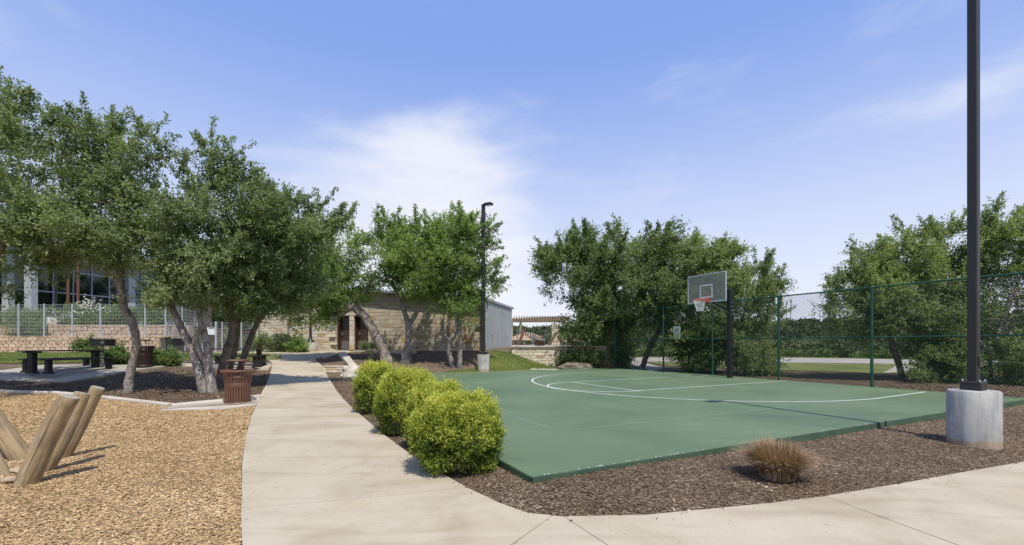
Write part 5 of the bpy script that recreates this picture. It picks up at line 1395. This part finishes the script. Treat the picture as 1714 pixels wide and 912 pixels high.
def bush(name, label, px, py_bottom, Y, rx, ry, n, lsz, mat, seed, group=None, cat='bush', dome=True, zbase=None, blobs=None, stems=True, rc=None, rzf=1.0, up=.35, per=9, shoots=10, fl=None):
    x = (px-PX)/F*Y; zb = zbase if zbase is not None else h(x, Y)
    t = thing(name, label, cat, (x, Y, zb), 0, group)
    a, b = rx/F*Y, ry/F*Y
    random.seed(seed)
    if stems:
        mb = MB()
        for k in range(9):
            aa = random.uniform(0, 6.28); rr = a*random.uniform(.2, .7)
            mb.tube([(0.05*math.cos(aa), .05*math.sin(aa), -.05), (rr*.5*math.cos(aa), rr*.5*math.sin(aa), b*.7), (rr*math.cos(aa), rr*math.sin(aa), b*1.4)], [.018, .012, .006], 5, cap=False)
        part('stems', mb, M['bark_dark'], t)
    bl = blobs or [(np.array((x, Y, zb+b*.98)), np.array((a*.92, a*.92*rzf, b*.92)))]
    c = crown('foliage', t, bl, max(12, int(n/260)), n, lsz, mat, seed, rc=rc or a*.34, shoots=shoots, shoot_len=lsz*5, flat=.9, per=per, up=up)
    return t
def shell_shrub(label, px, Y, rx, top, seed, n, lsz, zb=-.12, ry_m=None, tufts=40):
    """clipped shrub: leaves thick in the outer shell with a lumpy surface, dark inside"""
    x = (px-PX)/F*Y; a = rx/F*Y; ht = top-zb
    t = thing('clipped_shrub', label, 'shrub', (x, Y, zb), 0, 'yellow green clipped shrubs between path and court')
    r = np.random.default_rng(seed); from mathutils import noise as mn
    random.seed(seed); mb = MB()
    for k in range(16):
        aa = random.uniform(0, 6.28); rr = a*random.uniform(.3, .85)
        mb.tube([(.06*math.cos(aa), .06*math.sin(aa), -.05), (rr*.4*math.cos(aa), rr*.4*math.sin(aa), ht*.3), (rr*math.cos(aa), rr*math.sin(aa), ht*random.uniform(.5, .85))], [.02, .013, .005], 5, cap=False)
    part('stems', mb, M['bark_dark'], t)
    ns = n//8
    d = unit(r.normal(size=(ns, 3))); d[:, 2] = np.where(d[:, 2] < -.75, -d[:, 2], d[:, 2])
    lump = np.array([mn.noise(Vector(q)*2.1+Vector((seed, 0, 0)))*.24+mn.noise(Vector(q)*5.5+Vector((0, seed, 0)))*.17 for q in d])
    p_ = 2.7; nrm_ = (np.abs(d)**p_).sum(1)**(-1/p_)          # boxy dome
    depth = 1-.32*r.random(ns)**2.2
    rad = nrm_*(1+lump)*depth*.90
    pos = d*rad[:, None]*np.array([a, ry_m or a, ht*.52])+np.array([0, 0, ht*.47])
    sd_ = unit(d*.9+r.normal(size=(ns, 3))*.45+np.array([0, 0, .35]))
    sl = lsz*(1.6+1.6*r.random(ns))
    tk = r.random(ns) < .035; sl[tk] *= 2.4
    per = 8; tt = np.tile(np.linspace(0, 1, per), (ns, 1))
    pp = pos[:, None]+sd_[:, None]*(tt*sl[:, None])[..., None]+r.normal(size=(ns, per, 3))*lsz*.15
    ld = sd_[:, None]*.75+r.normal(size=(ns, per, 3))*.65; nn = r.normal(size=(ns, per, 3))*.6+np.array([0, 0, .9])
    m = ns*per
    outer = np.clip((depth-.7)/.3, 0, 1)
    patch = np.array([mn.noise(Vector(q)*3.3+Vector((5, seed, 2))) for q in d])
    tint = np.clip(np.repeat(.02+.20*outer+.60*patch+.62*np.clip(d[:, 2]*.8+.35, 0, 1), per)+.20*tt.ravel()+.17*r.normal(size=m), 0, 1)  # shade inside and low down put into the tint; tops also yellower new growth
    ln = lsz*(.7+.6*r.random(m))
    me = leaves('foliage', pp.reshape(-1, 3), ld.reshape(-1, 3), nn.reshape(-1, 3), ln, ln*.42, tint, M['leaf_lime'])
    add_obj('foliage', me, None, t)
    return t
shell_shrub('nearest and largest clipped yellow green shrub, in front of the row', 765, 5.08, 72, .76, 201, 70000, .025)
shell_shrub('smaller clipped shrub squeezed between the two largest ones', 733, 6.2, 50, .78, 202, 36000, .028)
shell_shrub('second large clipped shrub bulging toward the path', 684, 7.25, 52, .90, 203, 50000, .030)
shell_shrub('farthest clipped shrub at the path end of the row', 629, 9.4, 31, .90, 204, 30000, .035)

# dry ornamental grass
def tussock(px, Y, rad, ht, label, seed):
    x = (px-PX)/F*Y; zb = h(x, Y)
    t = thing('ornamental_grass', label, 'grass clump', (x, Y, zb), 0)
    r = np.random.default_rng(seed)
    for nm, n, mt, hs, lean in (('dry_blades', 6500, M['straw'], 1.0, 1.12), ('green_blades', 700, M['straw_green'], .75, .9)):
        a = r.random(n)*2*np.pi; rr = .17*np.sqrt(r.random(n)); ln_ = ht*hs*(.55+.6*r.random(n))
        if nm == 'green_blades': a = -np.pi/2+r.normal(size=n)*.7
        le = lean*(.1+.95*r.random(n)); dirx = np.cos(a+r.normal(size=n)*.35); diry = np.sin(a+r.normal(size=n)*.35)
        base = np.stack([rr*np.cos(a), rr*np.sin(a), np.zeros(n)], 1)
        ks = 4; strips = []
        side = np.stack([-diry, dirx, np.zeros(n)], 1); w = .0028+.002*r.random(n)
        pts = []
        for k in range(ks+1):
            t_ = k/ks; hor = ln_*le*(t_**1.7)*.62; ver = ln_*(t_-.42*le*t_**2.3)
            pts.append(base+np.stack([dirx*hor, diry*hor, ver], 1))
        co = []
        for k in range(ks):
            w0 = (w*(1-k/ks*.8))[:, None]; w1 = (w*(1-(k+1)/ks*.8))[:, None]
            co.append(np.stack([pts[k]-side*w0, pts[k]+side*w0, pts[k+1]+side*w1, pts[k+1]-side*w1], 1))
        co = np.stack(co, 1).reshape(-1, 3)
        me = soup(nm, co, n*ks, np.repeat(r.random(n), ks), mt, 4)
        add_obj(nm, me, None, t)
tussock(1300, 4.62, .33, .40, 'dry straw coloured grass clump in the mulch before the court', 61)

# small plants and bushes
bush('round_bush', 'bright green bush left of the second bin', 193, 614, 17.9, 15, 12, 5000, .07, M['leaf_bush'], 301, 'bright green bushes by the picnic area')
bush('round_bush', 'bright green bush touching the right side of the second bin', 266, 613, 17.9, 9, 9, 4000, .065, M['leaf_bush'], 302, 'bright green bushes by the picnic area')
bush('round_bush', 'bright green bush between the second bin and its grill', 284, 613, 17.7, 10, 10, 4000, .065, M['leaf_bush'], 303, 'bright green bushes by the picnic area')
bush('round_bush', 'light green bush against the lower block wall', 146, 590, 25.2, 12, 7, 4000, .09, M['leaf_bush'], 304, 'bright green bushes by the picnic area')
bush('shade_hedge', 'wide clipped hedge below the sunlit stone wall', 477, 588, 26.4, 26, 10, 9000, .08, M['far_leaf'], 305, 'bushes along the stone wall', cat='hedge', zbase=.84, rzf=.5)
bush('wall_bush', 'reddish brown twiggy bush left of the wall hedge', 432, 588, 26.6, 14, 10, 3000, .08, M['leaf_olive'], 306, 'bushes along the stone wall', zbase=.84)
bush('wall_bush', 'small grey green bush under the wall light', 455, 588, 26.3, 12, 9, 2600, .08, M['leaf'], 307, 'bushes along the stone wall', zbase=.84)
bush('wall_bush', 'pale green bush at the right end of the wall hedge', 500, 588, 26.1, 13, 9, 2600, .08, M['leaf_fresh'], 308, 'bushes along the stone wall', zbase=.84)
bush('wall_bush', 'dark bush at the left foot of the terrace stone wall', 948, 614, 24.9, 14, 10, 3000, .09, M['leaf_dark'], 309, 'dark bushes at the terrace wall', zbase=0)
bush('wall_bush', 'dark bush in the middle foot of the terrace stone wall', 968, 612, 24.95, 15, 10, 3000, .09, M['leaf_dark'], 310, 'dark bushes at the terrace wall', zbase=0)
bush('wall_bush', 'dark bush beside the trunks at the terrace wall end', 990, 612, 24.9, 14, 10, 3000, .09, M['leaf_dark'], 311, 'dark bushes at the terrace wall', zbase=0)
bush('wall_bush', 'dark green bush right of the court corner fence post', 1038, 618, 24.4, 14, 15, 4000, .10, M['leaf_dark'], 312, 'bushes outside the fence')
bush('wall_bush', 'pale flowering bush just right of the basketball pole base', 1288, 632, 18.6, 17, 11, 3400, .07, M['leaf_olive'], 313, 'bushes outside the fence')
bush('wall_bush', 'grey green bush low behind the middle fence posts', 1262, 632, 18.8, 22, 14, 4500, .075, M['leaf_olive'], 314, 'bushes outside the fence')
for k, (px_, w_, lb) in enumerate(((134, 44, 'left'), (205, 36, 'middle'), (262, 24, 'right'))):
    bush('flowering_hedge', 'hedge with white blooms, %s stretch, above the block walls' % lb, px_, 545, 28.6, w_, 14, 9000, .085, M['leaf_bush'], 320+k, 'hedges above the block walls', cat='hedge', zbase=2.45, rzf=.4)
for k, (px_, w_, lb) in enumerate(((20, 26, 'dusty bush at the left end above the block walls'), (60, 24, 'loose bush under the left white column'), (45, 20, 'low bush between the two block wall tiers'), (305, 18, 'light green bush behind the lower wire fence'), (328, 12, 'small bush behind the gate post'), (390, 18, 'bush behind the wire fence by the leaning oak'))):
    yy, zb = ((28.4, 2.45), (28.5, 2.45), (27.0, 1.7), (28.6, .9), (28.4, .9), (28.6, .9))[k]
    bush('garden_bush', lb, px_, 545, yy, w_, (13, 12, 9, 17, 12, 13)[k], 4500, .085, M['leaf_bush'] if k in (3,) else M['leaf'], 330+k, 'garden bushes by the clubhouse', zbase=zb)
# white blooms
r = np.random.default_rng(5); mbp = []
for px_, py_, rx_, ry_, n_ in ((150, 505, 9, 5, 70), (143, 514, 6, 4, 40), (112, 526, 12, 5, 80), (133, 524, 6, 5, 40), (165, 520, 6, 8, 50), (178, 516, 8, 3, 30)):
    c_ = P(px_, py_, 28.2); mbp.append(np.array(c_)+r.normal(size=(n_, 3))*np.array([rx_/F*28*.8, .2, ry_/F*28*.8]))
pp = np.vstack(mbp); t = thing('flower_heads', 'white oleander like blooms over the hedge above the block walls', 'flowers', (-27, 28.2, 3))
add_obj('petals', leaves('petals', pp-np.array([-27, 28.2, 3]), r.normal(size=pp.shape), r.normal(size=pp.shape), np.full(len(pp), .10), np.full(len(pp), .09), r.random(len(pp)), M['flower']), None, t, kind='stuff')
# spiky plants before the restroom doors
def spiky(px, Y, zb, label, seed, n=60):
    x = (px-PX)/F*Y; t = thing('spiky_plant', label, 'plant', (x, Y, zb), 0, 'spiky plants by the restroom doors'); rr = np.random.default_rng(seed)
    d = unit(np.c_[rr.normal(size=(n, 2))*.7, .8+rr.random(n)*.8]); pos = np.c_[rr.normal(size=(n, 2))*.08, np.zeros(n)]
    add_obj('leaf_blades', leaves('leaf_blades', pos, d, rr.normal(size=(n, 3)), .45+.3*rr.random(n), np.full(n, .05), rr.random(n), M['leaf_dark'], .1), None, t)
spiky(610, 25.6, .95, 'spiky dark plant left of the bowed trunk', 1); spiky(622, 25.5, .95, 'spiky dark plant touching the bowed trunk', 2); spiky(632, 25.7, .95, 'spiky dark plant right of the bowed trunk', 3)

# far woodland, roadside thicket, hill
def wood_mass(name, pts, size, nq, seed, mat):
    r = np.random.default_rng(seed); cos = []; ti = []
    pos = []; ld = []; nn = []; ln = []
    for (x, y, z), s_, q in zip(pts, size, nq):
        d = unit(r.normal(size=(q, 3))); d[:, 2] = np.abs(d[:, 2])*1.1-.25
        nb = 5; bc = r.normal(size=(nb, 3))*np.array([.42, .42, .2]); k = r.integers(0, nb, q)
        p = (bc[k]+d*.55*(.7+.3*r.random((q, 1))))*s_; p[:, 2] = p[:, 2]*.85+s_*.55
        pos.append(p+np.array([x, y, z])); ld.append(r.normal(size=(q, 3))); nn.append(d+r.normal(size=(q, 3))*.5)
        ln.append(np.full(q, s_*2.6/math.sqrt(q))*(.6+.8*r.random(q))); ti.append(np.clip(.55*r.random()+.45*r.random(q), 0, 1))
    pos = np.vstack(pos); ld = np.vstack(ld); nn = np.vstack(nn); ln = np.concatenate(ln); ti = np.concatenate(ti)
    me = leaves(name, pos, ld, nn, ln, ln*.75, ti, mat)
    o = add_obj(name, me, None, kind='stuff'); return o
r = np.random.default_rng(77); pts = []; sz = []; nq = []
while len(pts) < 3600:
    y = 62+ (r.random()**.75)*380; x = (r.random()*1.75-.35)*y
    if r.random() < .25: x = (r.random()*2.6-1.6)*y
    rr_ = math.hypot(x, y)
    if rr_ < 60: continue
    pts.append([x, y, 0]); s_ = 1.6+3.0*r.random()**1.4; sz.append(s_); nq.append(int(np.clip(12000/rr_, 40, 150)))
pa = np.array(pts); pa[:, 2] = H(pa[:, 0], pa[:, 1])-.3
o = wood_mass('far_woodland', pa, sz, nq, 78, M['far_leaf']); o['label'] = 'wooded hills far beyond the road'
pts = []; sz = []; nq = []
for k in range(210):
    x = 3+ (r.random())*66; y = 44-.30*max(0, x-16)+r.random()**1.2*16
    if x < 7: y += 8
    pts.append([x, y, 0]); sz.append((.7+2.1*r.random()**2.2)*(.65+.35*(y > 47))); nq.append(190)
pa = np.array(pts); pa[:, 2] = H(pa[:, 0], pa[:, 1])-.2
o = wood_mass('roadside_thicket', pa, sz, nq, 79, M['far_leaf']); o['label'] = 'green thicket along the far side of the road'
pts = []; sz = []; nq = []
for k in range(110):
    x = 5+r.random()*58; y = 43.2-.30*max(0, x-16)+r.random()*3.5
    pts.append([x, y, 0]); sz.append(.35+.65*r.random()**1.5); nq.append(110)
pa = np.array(pts); pa[:, 2] = H(pa[:, 0], pa[:, 1])-.1
o = wood_mass('roadside_brush', pa, sz, nq, 80, M['leaf_bush']); o['label'] = 'bright low brush in front of the thicket across the road'
for px_, py_, w_, lb in ((1316.5, 503, .6, 'left of the two thin masts on the wooded ridge'), (1323.5, 500, .6, 'right of the two thin masts on the wooded ridge')):
    top = P(px_, py_, 330); zb = h(top.x, 330)
    t = thing('radio_mast', lb, 'mast', (top.x, 330, zb), 0, 'thin masts on the ridge')
    part('mast', MB().tube([(0,0,0), (0,0,top.z-zb)], .28, 6, smooth=False), M['galv'], t)
    part('antenna_panel', MB().box((0, -.4, top.z-zb-2), (1.1, .3, 2.4)), M['galv'], t)

# ------------------------------------------------------------------ loose pieces: chips, mulch, blades
def inside(poly, x, y):
    c = np.zeros(len(x), bool); n = len(poly); j = n-1
    for i in range(n):
        xi, yi = poly[i][0], poly[i][1]; xj, yj = poly[j][0], poly[j][1]
        if yi != yj: c ^= ((yi > y) != (yj > y)) & (x < (xj-xi)*(y-yi)/(yj-yi)+xi)
        j = i
    return c
def scatter(name, n, yr, xr, test, lnr, ar, mat, off, seed, lift=.012, tiltn=.35, tmap=None, power=1.0):
    r = np.random.default_rng(seed)
    y = yr[0]+(yr[1]-yr[0])*r.random(n)**power; x = (xr[0]+(xr[1]-xr[0])*r.random(n))*y
    k = test(x, y); x = x[k]; y = y[k]; m = len(x)
    z = np.concatenate([H(x[i:i+20000], y[i:i+20000]) for i in range(0, m, 20000)])+off
    a = r.random(m)*2*np.pi; d = np.stack([np.cos(a), np.sin(a), r.normal(size=m)*tiltn*.6], 1)
    nn = np.stack([r.normal(size=m)*tiltn, r.normal(size=m)*tiltn, np.ones(m)], 1)
    ln = lnr[0]+(lnr[1]-lnr[0])*r.random(m)**1.5
    q = np.sin(x*2.1+1.7*np.sin(y*1.3))*np.sin(y*2.6+1.1*np.sin(x*1.9+2))+.6*np.sin(x*5.3+y*3.1)*np.sin(y*6.1-x*2.2)
    t = np.clip(r.random(m)*(.86+.12*q)+.05*q, 0, 1) if tmap is None else tmap(r, x, y)
    pos = np.stack([x, y, z+lift*r.random(m)], 1)
    d = unit(d); side = unit(np.cross(d, nn)); L = ln[:, None]*.5; W = (ln*(ar[0]+(ar[1]-ar[0])*r.random(m)))[:, None]*.5
    co = np.stack([pos-d*L-side*W*.7, pos-d*L*.9+side*W, pos+d*L+side*W*.6, pos+d*L*.9-side*W], 1).reshape(-1, 3)
    me = soup(name, co, m, t, mat, 4)
    return add_obj(name, me, None, kind='stuff'), m
chips_in = lambda x, y: inside(chips_poly, x, y)
scatter('wood_chips', 150000, (3.0, 7.2), (-1.3, -.2), chips_in, (.013, .038), (.25, .5), M['chip_bit'], .016, 1, power=.8)
scatter('wood_chips', 110000, (7.2, 13.4), (-1.3, -.25), chips_in, (.02, .048), (.3, .55), M['chip_bit'], .016, 2)
path_edge = [near[0], *[j2a], *e3, j3a, *e4, (8.2, 6.5), (12, 7.6), (14, 9), (14, 12)]
bed = [R6, G((549, 630))[0], R5, R4, R3, R2, R1, m01, R0, near[2], near[1]] + path_edge + [cw(13.9, -.01)[:2], cw(0, -.01)[:2], cw(-.01, 15.4)[:2], (-6.6, 18.8)]
bed_in = lambda x, y: inside(bed, x, y)
scatter('mulch_shreds', 170000, (3.6, 9.5), (-.9, 1.3), bed_in, (.010, .036), (.15, .5), M['mulch_bit'], .0, 3, lift=.016)
scatter('mulch_shreds', 16000, (9.5, 18), (-.5, .1), bed_in, (.03, .07), (.2, .5), M['mulch_bit'], .0, 4, lift=.016)
bed2 = [curb_w[1], curb_w[3], curb_w[5], gp(375, 668), gp(436, 660), L5, G((450, 630))[0], L6, (-11.0, 17.6), (-13.3, 17.3), (-13.8, 13.8), (-18, 13.8), (-19, 13.2)]
scatter('mulch_shreds', 60000, (9.5, 18), (-1.3, -.4), lambda x, y: inside(bed2, x, y), (.03, .07), (.2, .5), M['mulch_bit'], .0, 5, lift=.02)
out_b = lambda x, y: (((x-O2.x)*U2.x+(y-O2.y)*U2.y) > 14.0) & (y < 22)
scatter('mulch_shreds', 45000, (10, 22), (.4, 1.2), out_b, (.03, .075), (.2, .5), M['mulch_bit'], .0, 6, lift=.02)
scatter('spilled_mulch', 520, (4.2, 12), (-.3, 1.2), lambda x, y: in_court(x, y, -.02) & ((((x-O2.x)*V2.x+(y-O2.y)*V2.y) < .7*np.random.default_rng(3).random(len(x))**2.2) | (((x-O2.x)*U2.x+(y-O2.y)*U2.y) < .4)), (.012, .035), (.2, .5), M['mulch_bit'], .0, 31, lift=.0)[0].location.z = .006
litter_ok = lambda x, y: (~inside(bed, x, y)) & (~inside(chips_poly, x, y)) & (~in_court(x, y, .05)) & (x > -2.5-(y-3)*.28) & (y < 9)
def edge_d(x, y):
    P_ = np.array([R1, m01, R0, near[2], near[1], *path_edge[:-3]]); d = np.full(len(x), 9.)
    for a, b in zip(P_[:-1], P_[1:]):
        t_ = np.clip(((x-a[0])*(b[0]-a[0])+(y-a[1])*(b[1]-a[1]))/((b-a)@(b-a)), 0, 1); d = np.minimum(d, np.hypot(x-a[0]-t_*(b[0]-a[0]), y-a[1]-t_*(b[1]-a[1])))
    return d
scatter('spilled_mulch', 16000, (2.9, 8), (-.9, 1.2), lambda x, y: litter_ok(x, y) & (edge_d(x, y) < .015+.16*np.random.default_rng(4).random(len(x))**5), (.01, .03), (.2, .5), M['mulch_bit'], .034, 32, lift=.004)
def chips_near_path(x, y):
    P_ = np.array([(-2.03, 1.0), L0, ml, L1, L2, L3]); d = np.full(len(x), 9.)
    for a, b in zip(P_[:-1], P_[1:]):
        t_ = np.clip(((x-a[0])*(b[0]-a[0])+(y-a[1])*(b[1]-a[1]))/((b-a)@(b-a)), 0, 1); d = np.minimum(d, np.hypot(x-a[0]-t_*(b[0]-a[0]), y-a[1]-t_*(b[1]-a[1])))
    return litter_ok(x, y) & (d < .01+.2*np.random.default_rng(5).random(len(x))**6)
scatter('spilled_chips', 14000, (2.9, 8), (-.9, .1), chips_near_path, (.01, .03), (.25, .5), M['chip_bit'], .034, 33, lift=.004)
def blades(name, poly_in, n, yr, xr, off, seed, hgt=.06):
    r = np.random.default_rng(seed); y = yr[0]+(yr[1]-yr[0])*r.random(n); x = (xr[0]+(xr[1]-xr[0])*r.random(n))*y
    k = poly_in(x, y); x = x[k]; y = y[k]; m = len(x); z = np.concatenate([H(x[i:i+20000], y[i:i+20000]) for i in range(0, m, 20000)])+off
    d = unit(np.stack([r.normal(size=m)*.35, r.normal(size=m)*.35, np.ones(m)], 1))
    me = leaves(name, np.stack([x, y, z], 1), d, r.normal(size=(m, 3)), hgt*(.6+.8*r.random(m)), np.full(m, .016), r.random(m), M['blade'], .1)
    add_obj(name, me, None, kind='stuff')
md = [(-3.6, 19.4), (-2.8, 20.6), (-1.9, 21.4), (-1.1, 23.4), (-1.15, 24.75), (-.2, 24.9), (.9, 25.2), (2.3, 25.0), (2.4, 23.4), (1.8, 22.35), (-4.6, 18.0), (-5.6, 17.9)]
blades('grass_blades', lambda x, y: inside(md, x, y) & ~in_court(x, y, .02), 110000, (17.5, 25.3), (-.35, .12), .02, 8, .05)
ll = [(-33, 18.2), (-19, 18.0), (-14.2, 20.6), (-12.2, 20.8), (-11.6, 22.2), (-12.8, 24.6), (-18, 25.3), (-33, 24.9)]
blades('grass_blades', lambda x, y: inside(ll, x, y), 50000, (18, 25.4), (-1.3, -.5), .025, 9, .06)
